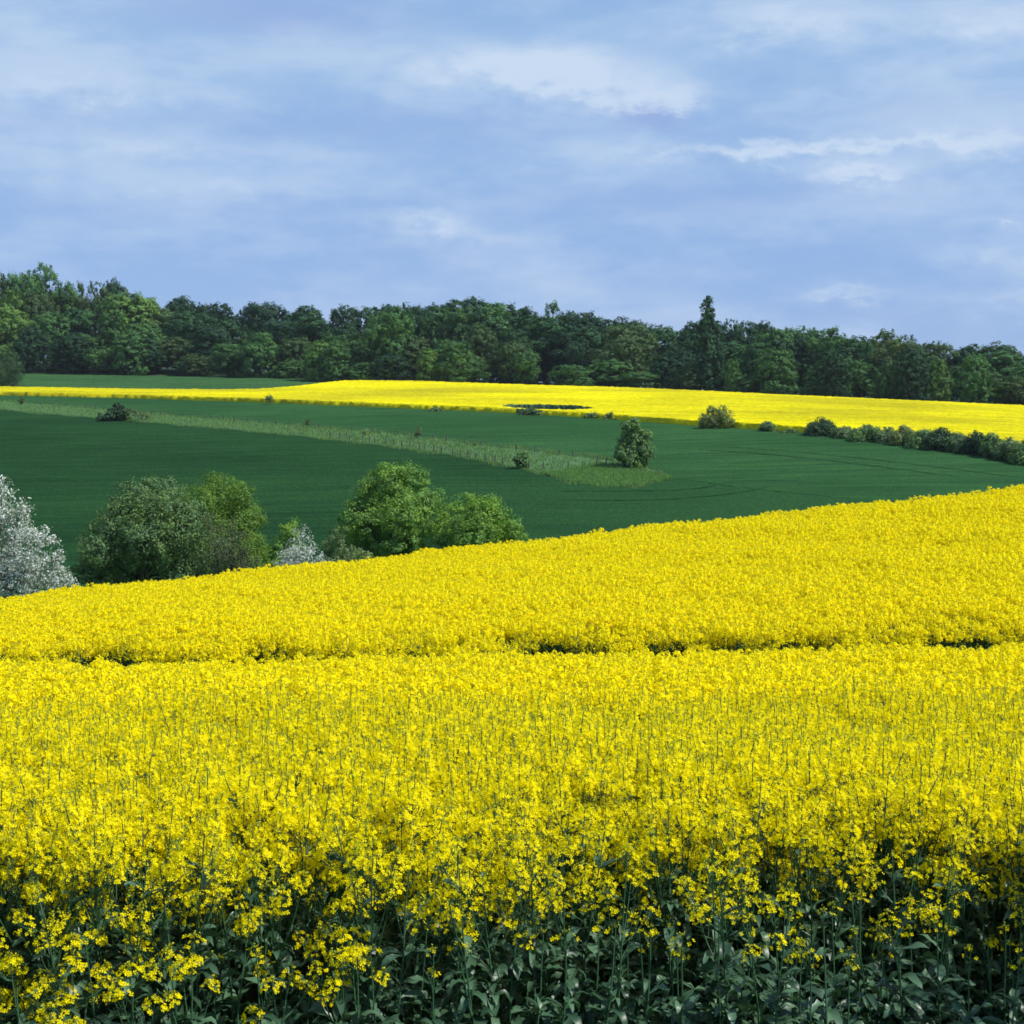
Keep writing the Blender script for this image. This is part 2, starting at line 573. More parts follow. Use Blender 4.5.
def blades(n, pos_fn, hmin, hmax, wid, seed, lean=0.5):
    r = np.random.default_rng(seed)
    p = pos_fn(r, n)
    n = len(p)
    ang = r.uniform(0, 2 * np.pi, n)
    d = np.stack([np.cos(ang), np.sin(ang), np.zeros(n)], -1)
    hgt = r.uniform(hmin, hmax, n)
    la = r.uniform(0, 2 * np.pi, n)
    ln = np.stack([np.cos(la), np.sin(la), np.zeros(n)], -1) * (r.uniform(0, lean, n) * hgt)[:, None]
    up = np.zeros((n, 3))
    up[:, 2] = hgt
    w = (wid * r.uniform(.6, 1.4, n))[:, None]
    V = np.stack([p - d * w, p + d * w, p + ln * .4 + up * .6 + d * w * .7, p + ln * .4 + up * .6 - d * w * .7, p + ln + up], 1)
    base = np.arange(n)[:, None] * 5
    return V.reshape(-1, 3), base + np.array([[0, 1, 2, 3]]), base + np.array([[3, 2, 4]])


def strip_pos(r, n):
    x = r.uniform(-30, 668, n)
    # more blades per pixel towards the near end
    t = r.uniform(-.10, 1.10, n) + .10 * np.sin(x * .13) * np.sin(x * .047)
    Y = f_lo(x) + (f_hi(x) - f_lo(x)) * t
    X = (x - 512) / F * Y
    q = np.stack([X, Y, ground(X, Y) + 0.33], -1)
    tuft = np.sin(X * 1.1 + Y * .3) * np.sin(Y * .8 - X * .4) + .6 * np.sin(X * 2.9) * np.sin(Y * 1.7)
    return q[tuft > r.uniform(-2.2, .3, n)]


V, f4, f3 = blades(70000, strip_pos, 0.08, 0.46, 0.035, 5)
o = link('rough_grass', mesh_np('rough_grass', V, [f4, f3], [M['grass']]))
tag(o, 'tall pale rough grass growing along the fenced strip', 'grass', kind='stuff')


def tip_pos(r, n):
    x = 672 - 130 * r.uniform(0, 1, n) ** .8
    t = r.uniform(-.06, 1, n) * np.clip((x - 540) / 60, .1, .9) * r.uniform(.7, 1, n)
    Y = f_lo(x) + (f_hi(x) - f_lo(x)) * t
    X = (x - 512) / F * Y
    return np.stack([X, Y, ground(X, Y) + 0.36], -1)


V, f4, f3 = blades(26000, tip_pos, 0.10, 0.40, 0.04, 6)
o = link('fresh_grass', mesh_np('fresh_grass', V, [f4, f3], [M['fresh_grass']]))
tag(o, 'brighter green grass on the widened tip of the strip around the lone tree', 'grass', kind='stuff')


# ---- wheel tracks in the wheat
def ribbon(name, pts, width, label, h=0.385, seed=0):
    r = np.random.default_rng(seed)
    P3 = [hit(*p) for p in pts]
    k = np.arange(len(P3))
    s = np.linspace(0, len(P3) - 1, 90)
    X = hermite(k, [p[0] for p in P3], s)
    Y = hermite(k, [p[1] for p in P3], s)
    d = np.stack([np.gradient(X), np.gradient(Y)], -1)
    d /= np.linalg.norm(d, axis=1)[:, None]
    nrm = np.stack([-d[:, 1], d[:, 0]], -1)
    mb = MB()
    w = width * r.uniform(.5, 1.3, len(s))
    A = np.stack([X, Y], -1) + nrm * w[:, None]
    B = np.stack([X, Y], -1) - nrm * w[:, None]
    V = np.r_[np.c_[A, ground(A[:, 0], A[:, 1]) + h], np.c_[B, ground(B[:, 0], B[:, 1]) + h]]
    n = len(s)
    i = np.arange(n - 1)
    mb.add(V, np.stack([i, i + 1, n + i + 1, n + i], -1))
    tag(link(name, mb.mesh(name, [M['track']])), label, 'track', kind='structure')


ribbon('wheel_track', [(-60, 432), (60, 441), (150, 447), (260, 457), (330, 468)], .24, 'dark wheel track in the lower wheat at left', seed=1)
ribbon('wheel_track', [(-60, 436), (60, 445.5), (150, 452), (260, 462.5)], .24, 'second dark wheel track in the lower wheat at left', seed=2)
ribbon('wheel_track', [(-40, 466), (60, 480), (150, 493)], .35, 'dark wheel track above the blossom tree', seed=3)
ribbon('wheel_track', [(560, 494), (620, 494), (690, 492), (740, 484), (800, 484)], .28, 'dark curved wheel track round the tip of the grass strip', .395, seed=4)
ribbon('wheel_track', [(560, 503), (640, 503), (710, 499), (770, 490)], .26, 'outer dark wheel track round the grass strip tip', .395, seed=5)
ribbon('wheel_track', [(700, 452), (780, 458), (860, 467), (960, 480)], .22, 'dark wheel track in the wheat below the hedge', .405, seed=6)
ribbon('wheel_track', [(710, 448), (790, 454), (870, 462), (970, 474), (1060, 486)], .18, 'upper dark wheel track in the wheat below the hedge', .405, seed=7)

# ---- far yellow field with an unsown hollow, and the green strip behind it
TOP = [(-160, 388.5), (0, 391), (100, 393), (200, 394), (256, 393.5), (300, 390), (340, 385.5), (400, 385), (512, 388.6), (640, 392.6), (768, 398.8), (900, 405), (1024, 411), (1180, 420)]
f_top = curve_y(TOP)
xs_f = np.arange(-150, 1176, 2.5)
hol = hit(548, 417.5)


LINE = (hit(420, 397), hit(660, 399.5))


def hollow(xc, yc):
    a = ((xc - hol[0]) / 8.4) ** 2 + ((yc - hol[1] - 11 + .25 * (xc - hol[0])) / 7.5) ** 2
    b = ((xc - (hol[0] - 46)) / 4.5) ** 2 + ((yc - hol[1] - 62) / 3.0) ** 2
    l0, l1 = LINE
    d = np.abs((xc - l0[0]) * (l1[1] - l0[1]) - (yc - l0[1]) * (l1[0] - l0[0])) / math.hypot(l1[0] - l0[0], l1[1] - l0[1])
    line = (d < .55 + .35 * np.sin(xc * .21)) & (xc > l0[0] - 10) & (xc < l1[0] + 10)
    return (a > 1) & (b > 1) & ~line


o = sheet('rapeseed_field', xs_f, f_bound(xs_f), f_top(xs_f), 190, 1.25, 0.06, [M['rape_far'], M['rape_stem_far']], hollow, seed=4, soft=.08, edge_mat=0, hole=True)
tag(o, 'distant field of yellow rapeseed in front of the wood', 'rapeseed field', kind='stuff')
xs_g = np.arange(-150, 345, 5.0)
f_wb = curve_y([(-160, 370), (0, 374), (128, 376.5), (256, 379), (345, 380.5)])
o = sheet('wheat_crop', xs_g, f_top(xs_g) + 0.5, np.maximum(f_wb(xs_g), f_top(xs_g) + 1.0), 40, 0.35, 0.03, [M['wheat_far']], seed=5)
tag(o, 'thin band of green wheat between yellow field and wood', 'wheat field', kind='stuff')


# ------------------------------------------------------------------ trees
def unit(v):
    return v / (np.linalg.norm(v, axis=-1, keepdims=True) + 1e-9)


def leaf_quads(pos, nrm, size, r, aspect=0.62):
    n = len(pos)
    a = unit(np.cross(nrm, unit(r.normal(size=(n, 3)))))
    b = np.cross(nrm, a)
    s = size[:, None]
    # a slightly folded pointed leaf clump
    V = np.stack([pos - a * s, pos + b * s * aspect + nrm * s * .15, pos + a * s, pos - b * s * aspect + nrm * s * .15], 1)
    i = np.arange(n)[:, None] * 4
    return V.reshape(-1, 3), i + np.array([[0, 1, 2, 3]])


def lobes_crown(lobes, n_leaf, leaf, seed, clump=0.20, per=46, inner=0.55, up=0.45, smooth=0.0):
    """leaves gathered in clumps over the lobes (x, y, z, r) of a crown; returns V, F and the clump centres"""
    r = np.random.default_rng(seed)
    L = np.asarray(lobes, float)
    area = L[:, 3] ** 2
    nc = max(6, n_leaf // per)
    li = r.choice(len(L), nc, p=area / area.sum())
    d = unit(r.normal(size=(nc, 3)))
    rad = L[li, 3] * (inner + (1.0 - inner) * np.sqrt(r.uniform(0, 1, nc)))
    rad *= 1 + 0.10 * np.sin(d[:, 0] * 5 + li) * np.cos(d[:, 2] * 6 + li * 2)
    c = L[li, :3] + d * rad[:, None] * np.array([1, 1, .95])
    big = L[:, 3].mean()
    cs = big * clump * 2.2 * r.uniform(.45, 1.25, nc)
    cnt = np.maximum(4, (per * (r.uniform(.35, 1.5, nc) ** 1.3))).astype(int)
    ci = np.repeat(np.arange(nc), cnt)
    n = len(ci)
    dd = unit(r.normal(size=(n, 3)))
    rr = cs[ci] * r.uniform(.15, 1, n) ** .6
    p = c[ci] + dd * rr[:, None] * np.array([1, 1, .75 + .35 * min(1, smooth)])
    out = unit(p - (L[li[ci], :3]))
    nrm = unit(out * (.6 + smooth) + dd * .4 + r.normal(size=(n, 3)) * (.55 - .3 * smooth) + np.array([0, 0, up]))
    size = leaf * r.uniform(.55, 1.35, n)
    V, Fq = leaf_quads(p, nrm, size, r)
    return V, Fq, c, li


def limbs(mb, lobes, base_r, seed, centres=None, trunk_top=None, n_twig=30, base=(0, 0, 0), m=0, stems=1):
    r = np.random.default_rng(seed)
    L = np.asarray(lobes, float)
    zmin = L[:, 2].min()
    top = trunk_top if trunk_top is not None else L[:, 2].mean()
    cx, cy = L[:, 0].mean() * .4, L[:, 1].mean() * .4
    fork = None
    for s in range(stems):
        ang = r.uniform(0, 6.28)
        off = 0 if stems == 1 else base_r * 2.2
        z = np.linspace(-.25, top, 7)
        f = (z - z[0]) / (z[-1] - z[0])
        px = base[0] + off * math.cos(ang) + (cx + r.normal(0, base_r * (1 if stems == 1 else 5))) * f ** 1.5 + r.normal(0, base_r * .25, 7) * (f > .1)
        py = base[1] + off * math.sin(ang) + (cy + r.normal(0, base_r * (1 if stems == 1 else 5))) * f ** 1.5 + r.normal(0, base_r * .25, 7) * (f > .1)
        k = 1 if stems == 1 else .6
        rad = base_r * k * (1.0 - .75 * f) * np.where(f < .05, 1.35, 1)
        pts = np.stack([px, py, z], -1)
        mb.tube(pts, rad, 7, m)
        if fork is None or r.uniform() < .5:
            fork = pts
    ends = []
    for l in L:
        a = fork[r.integers(2, 6)]
        e = l[:3] + r.normal(0, l[3] * .15, 3)
        mid = (a + e) / 2 + np.array([0, 0, -.12 * np.linalg.norm(e - a)]) + r.normal(0, .05 * np.linalg.norm(e - a), 3)
        s = np.linspace(0, 1, 6)[:, None]
        pts = (1 - s) ** 2 * a + 2 * s * (1 - s) * mid + s ** 2 * e
        mb.tube(pts, base_r * (.5 - .36 * s[:, 0]), 5, m)
        ends.append(pts)
    if centres is not None and len(centres):
        c, li = centres
        pick = r.choice(len(c), min(n_twig, len(c)), replace=False)
        for i in pick:
            pts0 = ends[li[i]]
            a = pts0[r.integers(2, 6)]
            e = c[i]
            mid = (a + e) / 2 + r.normal(0, .08 * np.linalg.norm(e - a) + 1e-4, 3)
            s = np.linspace(0, 1, 5)[:, None]
            pts = (1 - s) ** 2 * a + 2 * s * (1 - s) * mid + s ** 2 * e
            mb.tube(pts, base_r * (.16 - .12 * s[:, 0]), 3, m)


def screen_lobes(Y, lob, base, seed):
    """crown lobes given by where they show, spread in depth"""
    r = np.random.default_rng(seed)
    out = []
    for l in lob:
        x, y, rad = l[:3]
        rr = rad / F * Y
        dy = l[3] if len(l) > 3 else r.uniform(-.6, .6) * rr * 1.6
        p = P(x, y, Y + dy)
        out.append((p[0] - base[0], p[1] - base[1], p[2] - base[2], rr))
    return out


def fill_lobes(lobes, seed, n):
    """further lobes on the far and near side so the crown is as deep as it is wide"""
    r = np.random.default_rng(seed)
    L = list(lobes)
    big = sorted(lobes, key=lambda l: -l[3])[:max(2, len(lobes) // 2)]
    for k in range(n):
        l = big[k % len(big)]
        L.append((l[0] + r.normal(0, .25) * l[3], l[1] + (1 if k % 2 else -1) * r.uniform(.5, .9) * l[3], l[2] - r.uniform(0, .35) * l[3], l[3] * r.uniform(.6, .85)))
    return L


def tree(name, label, cat, lob, Y, basex, mat, n_leaf, leaf, seed, trunk_r=.12, per=46, inner=.55, clump=.20, stems=1, n_twig=40, base=None, group=None, barkm=None, up=.45, deep=4, top=None):
    b = base if base is not None else Vector(((basex - 512) / F * Y, Y, gz((basex - 512) / F * Y, Y)))
    Ls = fill_lobes(screen_lobes(Y, lob, b, seed), seed + 5, deep)
    t = thing(name, label, cat, b, group=group)
    V, Fq, c, li = lobes_crown(Ls, int(n_leaf * 1.3), leaf, seed, clump, per, inner, up * .6, .1 if 'blossom' in name else .4)
    keep = V.reshape(-1, 4, 3)[:, :, 2].min(1) > 0.02
    V4 = V.reshape(-1, 4, 3)[keep]
    i = np.arange(len(V4))[:, None] * 4
    link('crown', mesh_np('crown', V4.reshape(-1, 3), [i + np.array([[0, 1, 2, 3]])], [mat]), t)
    mb = MB()
    limbs(mb, Ls, trunk_r, seed + 1, (c, li), n_twig=n_twig, stems=stems, trunk_top=top)
    link('trunk', mb.mesh('trunk', [barkm or M['bark']]), t)
    return t


ML = {
    'blossom': leaf_mat('white_blossom', (.20, .26, .18), (.72, .75, .74), .25, .1, .7, hue_noise=False),
    'greygreen': leaf_mat('grey_green_leaf', (0.037, 0.103, 0.044), (0.161, 0.259, 0.103), .25, .2, .55),
    'yellowgreen': leaf_mat('yellow_green_leaf', (.080, .175, .032), (.150, .265, .058), .35, .15, .6),
    'maple': leaf_mat('fresh_tree_leaf', (0.070, 0.178, 0.047), (0.194, 0.350, 0.070), .32, .2, .55),
    'bushgreen': leaf_mat('fresh_bush_leaf', (0.083, 0.202, 0.045), (0.202, 0.359, 0.075), .32, .15, .6),
    'olive': leaf_mat('olive_leaf', (0.075, 0.140, 0.075), (0.166, 0.256, 0.116), .25, .15, .6),
    'dark': leaf_mat('dark_leaf', (0.022, 0.060, 0.031), (0.054, 0.114, 0.050), .2, .2, .6),
    'lone': leaf_mat('lone_tree_leaf', (0.047, 0.127, 0.054), (0.159, 0.277, 0.095), .28, .2, .55),
    'pale': leaf_mat('pale_bush_leaf', (.10, .17, .08), (.22, .27, .10), .3, .1, .65),
    'sparse': leaf_mat('young_twig_leaf', (.06, .10, .05), (.13, .17, .08), .3, .1, .65),
}
G_CLUMP = 'trees and bushes in the hollow behind the front field'
tree('blossom_tree', 'white blossoming tree cut off by the left edge of the photo', 'tree',
     [(-22, 520, 40), (-5, 500, 22), (12, 525, 26), (30, 548, 26), (10, 570, 36), (48, 572, 22), (58, 560, 12), (62, 582, 14), (-30, 570, 40), (22, 505, 9), (40, 540, 9), (0, 486, 10)], 72, 0, ML['blossom'], 17000, .055, 21, .13, 24, .30, .17, 2, 160, group=G_CLUMP, barkm=M['twig'], deep=3)
tree('round_tree', 'broad grey green tree with a dense dome, right of the white blossom tree', 'tree',
     [(140, 532, 48), (108, 545, 30), (168, 522, 38), (186, 545, 30), (133, 500, 24), (165, 496, 20), (98, 566, 22), (196, 562, 18), (118, 514, 16), (150, 490, 14), (185, 512, 14), (105, 584, 24), (140, 586, 28), (180, 582, 26), (85, 570, 14), (205, 580, 16)], 77, 140, ML['greygreen'], 48000, .056, 22, .16, 34, .42, .13, 2, 90, group=G_CLUMP)
tree('leafy_tree', 'bright yellow green tree behind the bare grey shrub', 'tree',
     [(222, 500, 26), (245, 518, 20), (228, 535, 30), (200, 503, 20), (254, 545, 13), (212, 486, 13), (240, 496, 14), (250, 562, 18), (228, 570, 22), (262, 575, 12)], 90, 228, ML['yellowgreen'], 28000, .055, 23, .12, 30, .45, .16, 1, 70, group=G_CLUMP)
tree('bare_shrub', 'grey twiggy shrub with hardly any leaves, in front of the bright tree', 'shrub',
     [(226, 545, 26), (212, 522, 14), (238, 530, 16), (245, 560, 18), (208, 560, 16), (230, 575, 18)], 76, 228, ML['sparse'], 2600, .05, 24, .10, 5, .3, .2, 3, 260, group=G_CLUMP, barkm=M['twig'], deep=3)
tree('small_bush', 'small fresh green bush left of the pale blossom shrub', 'bush',
     [(288, 536, 13), (280, 552, 14), (296, 548, 10), (292, 526, 7), (268, 565, 15), (280, 572, 14)], 92, 285, ML['bushgreen'], 8000, .055, 25, .07, 26, .4, .2, 2, 30, group=G_CLUMP, deep=3)
tree('blossom_shrub', 'small pale blossoming shrub between the bright tree and the large round tree', 'shrub',
     [(302, 548, 17), (290, 562, 17), (314, 558, 14), (303, 533, 9), (322, 568, 12), (280, 572, 12), (300, 575, 16)], 76, 302, ML['blossom'], 4200, .042, 26, .07, 14, .3, .2, 3, 110, group=G_CLUMP, barkm=M['twig'], deep=3)
tree('round_tree', 'large round fresh green tree, the tallest behind the yellow crest', 'tree',
     [(390, 500, 36), (362, 520, 26), (415, 515, 28), (386, 480, 18), (412, 480, 19), (346, 540, 18), (400, 545, 30), (366, 490, 12), (432, 498, 12), (372, 552, 24), (398, 470, 9), (410, 560, 22)], 84, 392, ML['maple'], 46000, .058, 27, .17, 34, .42, .13, 1, 90, group=G_CLUMP)
tree('low_bush', 'low dark olive bush at the left foot of the large round tree', 'bush',
     [(335, 545, 12), (345, 556, 14), (330, 560, 11), (340, 532, 7), (340, 570, 14), (360, 562, 14)], 80, 338, ML['olive'], 7000, .05, 28, .06, 26, .4, .2, 2, 20, group=G_CLUMP, deep=3)
tree('broad_bush', 'broad fresh green bush against the right side of the large round tree', 'bush',
     [(480, 522, 26), (456, 520, 22), (504, 526, 18), (470, 540, 28), (442, 532, 16), (515, 535, 12), (468, 504, 13), (492, 506, 11), (450, 552, 18), (490, 548, 18)], 82, 478, ML['bushgreen'], 32000, .052, 29, .12, 30, .42, .14, 3, 70, group=G_CLUMP)

# lone things on and around the grass strip
b = hit(633, 470)
tree('lone_tree', 'dense oval tree standing alone at the tip of the grass strip', 'tree',
     [(633, 440, 15), (628, 428, 9), (637, 454, 15), (626, 452, 12), (642, 438, 11), (634, 424, 7), (632, 462, 10), (646, 450, 9)], b[1], 633, ML['lone'], 18000, .13, 31, .16, 30, .4, .15, 1, 40, base=b, deep=5)
b = hit(520, 471)
tree('thorn_bush', 'small open bush beside the fence, between fence posts', 'bush',
     [(517, 459, 5), (524, 456, 4.5), (520, 464, 5), (526, 463, 3)], b[1], 520, ML['lone'], 1500, .15, 32, .07, 18, .4, .2, 2, 20, base=b, deep=2)
b = hit(113, 422.5)
tree('dark_bush', 'dark rounded bush at the left end of the grass strip', 'bush',
     [(112, 414.5, 7), (121, 412.5, 7.5), (103, 418, 5), (97, 420, 3), (127, 418, 5), (118, 407, 4)], b[1], 113, ML['dark'], 5000, .24, 33, .12, 26, .4, .16, 2, 10, base=b, deep=4)
b = hit(143, 422.5)
tree('bare_shrub', 'thin leafless shrub right of the dark bush on the grass strip', 'shrub',
     [(136, 413, 5), (143, 415, 5), (130, 410, 4), (148, 416, 3.5)], b[1], 141, ML['sparse'], 260, .16, 34, .06, 5, .3, .2, 3, 120, base=b, barkm=M['twig'], deep=2)


def sapling(x, ytop, ybase, wpx, label, seed, n=220, mat='sparse'):
    b = hit(x, ybase)
    hpx = ybase - ytop
    tree('sapling', label, 'sapling', [(x, ytop + .25 * hpx, wpx * .42), (x + .15 * wpx, ytop + .45 * hpx, wpx * .5), (x - .2 * wpx, ytop + .5 * hpx, wpx * .45)], b[1], x, ML[mat], n, .14, seed, .06, 6, .3, .2, 1, 50, base=b, barkm=M['twig'], deep=1)


sapling(418, 425, 441, 9, 'thin pale sapling on the grass strip, left of the thorn bush', 41)
sapling(308, 416, 431, 5, 'thin dark sapling on the grass strip, below the yellow field', 42, 160)
sapling(475, 441, 449, 4, 'very small sapling at the upper fence of the strip', 43, 60)
sapling(269, 393, 406, 8, 'small loose sapling at the left end of the distant yellow field', 44, 400, 'pale')
sapling(22, 397, 406, 6, 'small bush at the far left end of the grass strip', 45, 300)
sapling(366, 430, 437, 7, 'low green tuft of scrub on the grass strip', 46, 300, 'olive')

b = hit(716, 430.5)
tree('round_bush', 'pale rounded bush standing against the distant yellow field', 'bush',
     [(716, 417, 10), (706, 420, 8), (726, 418, 9), (712, 411, 6), (722, 410, 6), (701, 425, 4), (732, 424, 5), (716, 424, 9)], b[1], 716, ML['pale'], 10000, .10, 51, .10, 20, .35, .16, 3, 130, base=b, barkm=M['twig'], deep=4)


def small_bush(x, ytop, ybase, wpx, label, seed, mat, n=1600, group=None, name='field_bush'):
    b = hit(x, ybase)
    h = ybase - ytop
    w = wpx / 2 * (1.42 if group else 1)
    r = np.random.default_rng(seed)
    lob = []
    m = max(3, int(round(wpx / h * 2.2)))
    for k in range(m):
        f = (k + .5) / m * 2 - 1
        rr = min(h * .44, w * .62) * r.uniform(.85, 1.12)
        hh = h * (1 - .45 * f * f) * r.uniform(.85, 1.05)
        lob.append((x + f * (w - rr * .7), ybase - max(hh - rr, rr * .7), rr))
        lob.append((x + f * (w - rr * .5), ybase - rr * .45, rr))
        lob.append((x + f * (w - rr * .6) + r.normal(0, 1), ybase - max(hh * .5, rr * .6), rr))
    return tree(name, label, 'bush', lob, b[1], x, ML[mat], int(n * 4), .125, seed, .06, 16, .35, .16, 2, 14, base=b, group=group, deep=4)


small_bush(437, 407, 413, 16, 'low bush at the edge of the yellow field, left of the dark hollow', 61, 'olive', 900)
small_bush(530, 407, 417, 24, 'grey green bush in front of the dark hollow in the yellow field', 62, 'olive', 1800)
small_bush(593, 411, 420, 16, 'loose pale bush right of the dark hollow in the yellow field', 63, 'pale', 1000)
small_bush(610, 412, 421, 13, 'second loose pale bush, between the hollow and the lone tree', 64, 'pale', 800)
small_bush(768, 419, 433, 18, 'low dull bush between the pale round bush and the hedge', 65, 'olive', 1300)
small_bush(8, 345, 390, 34, 'large dark bush at the left edge before the wood', 66, 'dark', 5200, name='dark_bush')

# the hedge at right: one shrub after the other
HEDGE = [(790, 429, 435, 14, 'olive', 'lowest scrap of shrub at the left end of the hedge'),
         (822, 415, 437.5, 24, 'dark', 'dark pointed shrub standing at the left end of the hedge'),
         (846, 425, 440, 22, 'olive', 'low shrub just right of the pointed hedge shrub'),
         (866, 422, 443, 26, 'lone', 'mid green rounded shrub in the hedge, second right of the pointed one'),
         (888, 426, 445, 20, 'olive', 'dull low shrub in the middle of the hedge before its first tall bushes'),
         (904, 425, 447, 22, 'pale', 'pale loose shrub in the middle of the hedge'),
         (924, 426, 450, 24, 'lone', 'broad green shrub right of the pale loose hedge shrub'),
         (942, 424, 452, 22, 'dark', 'tall dark shrub in the right half of the hedge'),
         (958, 431, 454, 20, 'olive', 'dull shrub between the two dark shrubs of the hedge'),
         (976, 430, 457, 22, 'dark', 'second dark shrub in the right half of the hedge'),
         (992, 432, 460, 18, 'lone', 'narrow green shrub right of the second dark hedge shrub'),
         (1010, 437, 463, 24, 'olive', 'broad dull shrub near the right end of the hedge'),
         (1030, 434, 466, 26, 'lone', 'last hedge shrub cut by the right edge of the photo'),
         (1054, 440, 471, 26, 'dark', 'dark hedge shrub just outside the right edge of the photo')]
for k, (x, yt, yb, w, mt, lab) in enumerate(HEDGE):
    small_bush(x, yt, yb, w, lab, 80 + k, mt, int(900 + w * (yb - yt) * 4.2), 'shrubs of the hedge below the yellow field', 'hedge_shrub')


# ------------------------------------------------------------------ fences along the strip
def fence(pts, n, hgt, label, seed):
    r = np.random.default_rng(seed)
    W = [hit(*p) for p in pts]
    k = np.arange(len(W))
    seg = np.r_[0, np.cumsum([math.hypot(W[i + 1][0] - W[i][0], W[i + 1][1] - W[i][1]) for i in range(len(W) - 1)])]
    s = np.linspace(0, seg[-1], n) + r.normal(0, .7, n)
    s = np.sort(s)
    X = hermite(seg, [w[0] for w in W], s)
    Y = hermite(seg, [w[1] for w in W], s)
    Z = ground(X, Y)
    t = thing('fence', label, 'fence', (X[0], Y[0], Z[0]))
    protos = []
    for q in range(3):
        mb = MB()
        hh = hgt * (0.94 + .06 * q)
        a = r.normal(0, .03, 2)
        mb.tube([(0, 0, -.3), (a[0] * .5, a[1] * .5, hh * .5), (a[0], a[1], hh - .05), (a[0], a[1], hh)], [.085, .08, .075, .05], 7)
        mb.add([(a[0] + .05 * math.cos(v), a[1] + .05 * math.sin(v), hh + .001) for v in np.arange(6) / 6 * 6.283], [[0, 1, 2, 3], [0, 3, 4, 5]])
        protos.append(mb.mesh('post', [M['post']]))
    tops = []
    for i in range(n):
        o = link('post', protos[i % 3], t, (X[i] - X[0], Y[i] - Y[0], Z[i] - Z[0] + .1))
        o.rotation_euler = (r.normal(0, .09), r.normal(0, .09), r.uniform(0, 6))
        tops.append((X[i] - X[0], Y[i] - Y[0], Z[i] - Z[0] + .1))
    for f in (.45, .85):
        mb = MB()
        p = np.array(tops) + np.array([0, 0, hgt * f])
        mb.tube(p, .006, 4)
        link('wire', mb.mesh('wire', [M['wire']]), t)


fence([(330, 440), (420, 452), (470, 460.5), (500, 466.5), (520, 470), (545, 472.5), (580, 471), (605, 467)], 30, 1.25, 'wooden post and wire fence along the lower edge of the grass strip', 1)
fence([(40, 406), (130, 414), (200, 420), (300, 429), (420, 440), (470, 446.5), (540, 455.5), (600, 463)], 40, 1.15, 'wooden post and wire fence along the upper edge of the grass strip', 2)


# ------------------------------------------------------------------ the wood
def wood_proto(kind, seed):
    """a crown and trunk of unit height 20 m"""
    r = np.random.default_rng(seed)
    L = []
    def bumps(m, rad, z0, z1, ra, rb):
        out = []
        for k in range(m):
            a_ = 6.28 * (k + r.uniform(-.3, .3)) / m * 2.4
            zz = r.uniform(z0, z1)
            out.append((rad * r.uniform(.8, 1.05) * math.cos(a_), rad * r.uniform(.8, 1.05) * math.sin(a_), zz, r.uniform(ra, rb)))
        return out
    if kind == 'dome':
        L = [(0, 0, 7.0, 5.2), (0, 0, 12.5, 6.0), (.6, 0, 15, 4.4)] + bumps(12, 4.2, 4.5, 14.5, 2.0, 3.0) + bumps(5, 2.4, 15, 17, 1.9, 2.7)
        n, leaf, inner, clump = 18000, .27, .76, .12
    elif kind == 'broad':
        L = [(r.normal(0, 2.6), r.normal(0, 2.6), z_, r.uniform(3.8, 5.2)) for z_ in (5, 8, 11, 13, 14.5)] + bumps(11, 4.8, 5, 14, 1.9, 3.0) + bumps(5, 2.8, 14, 17, 2.0, 2.8)
        n, leaf, inner, clump = 19000, .27, .76, .12
    elif kind == 'tall':
        L = [(r.normal(0, 1.7), r.normal(0, 1.7), z, r.uniform(2.0, 3.2)) for z in np.linspace(2.5, 17.6, 16)]
        n, leaf, inner, clump = 14000, .26, .68, .14
    elif kind == 'airy':
        L = [(r.normal(0, 2.9), r.normal(0, 2.9), r.uniform(12, 18), r.uniform(1.3, 2.3)) for _ in range(13)]
        n, leaf, inner, clump = 4500, .24, .35, .20
    elif kind == 'edge':
        L = [(0, 0, 4.0, 5.6), (r.normal(0, .6), 0, 8.5, 6.0), (r.normal(0, .9), 0, 12.5, 5.0), (r.normal(0, .8), 0, 15.2, 3.4)] + bumps(12, 4.7, 2.0, 12.5, 1.8, 2.8) + bumps(4, 2.6, 13, 16.5, 1.6, 2.4)
        n, leaf, inner, clump = 20000, .26, .78, .12
    elif kind == 'poplar':
        L = [(r.normal(0, .22), r.normal(0, .22), z, 2.0 * max(.05, 1 - max(0, (z - 7) / 13.2) ** 2.6) * min(1, .5 + z / 8)) for z in np.linspace(2.2, 19.4, 34)] + [(1.3, .4, 6.0, 1.1), (-1.3, .3, 7, 1.0)]
        n, leaf, inner, clump = 9000, .26, .55, .20
    V, Fq, c, li = lobes_crown(L, n, leaf, seed, clump, 24 if kind != 'airy' else 22, inner, .12, .8)
    z = V.reshape(-1, 4, 3)[:, :, 2]
    q = V.reshape(-1, 4, 3)[z.min(1) > .1]
    top = q[:, :, 2].max()
    q = q * np.array([1, 1, 20 / top])
    i = np.arange(len(q))[:, None] * 4
    crown = mesh_np('crown', q.reshape(-1, 3), [i + np.array([[0, 1, 2, 3]])], [M['wood_leaf']])
    mb = MB()
    limbs(mb, L, .30 if kind != 'edge' else .2, seed + 1, (c, li), n_twig=26 if kind != 'airy' else 70, trunk_top=11 if kind != 'edge' else 7)
    return crown, mb.mesh('trunk', [M['bark']])


PROTO = {}
for kind, num in (('dome', 3), ('broad', 3), ('tall', 2), ('airy', 2), ('edge', 4), ('poplar', 1)):
    PROTO[kind] = [wood_proto(kind, 100 + 10 * i + len(kind)) for i in range(num)]
WIDTH = {'dome': 12.5, 'broad': 14.0, 'tall': 9.5, 'airy': 11, 'edge': 13.5, 'poplar': 4.1}

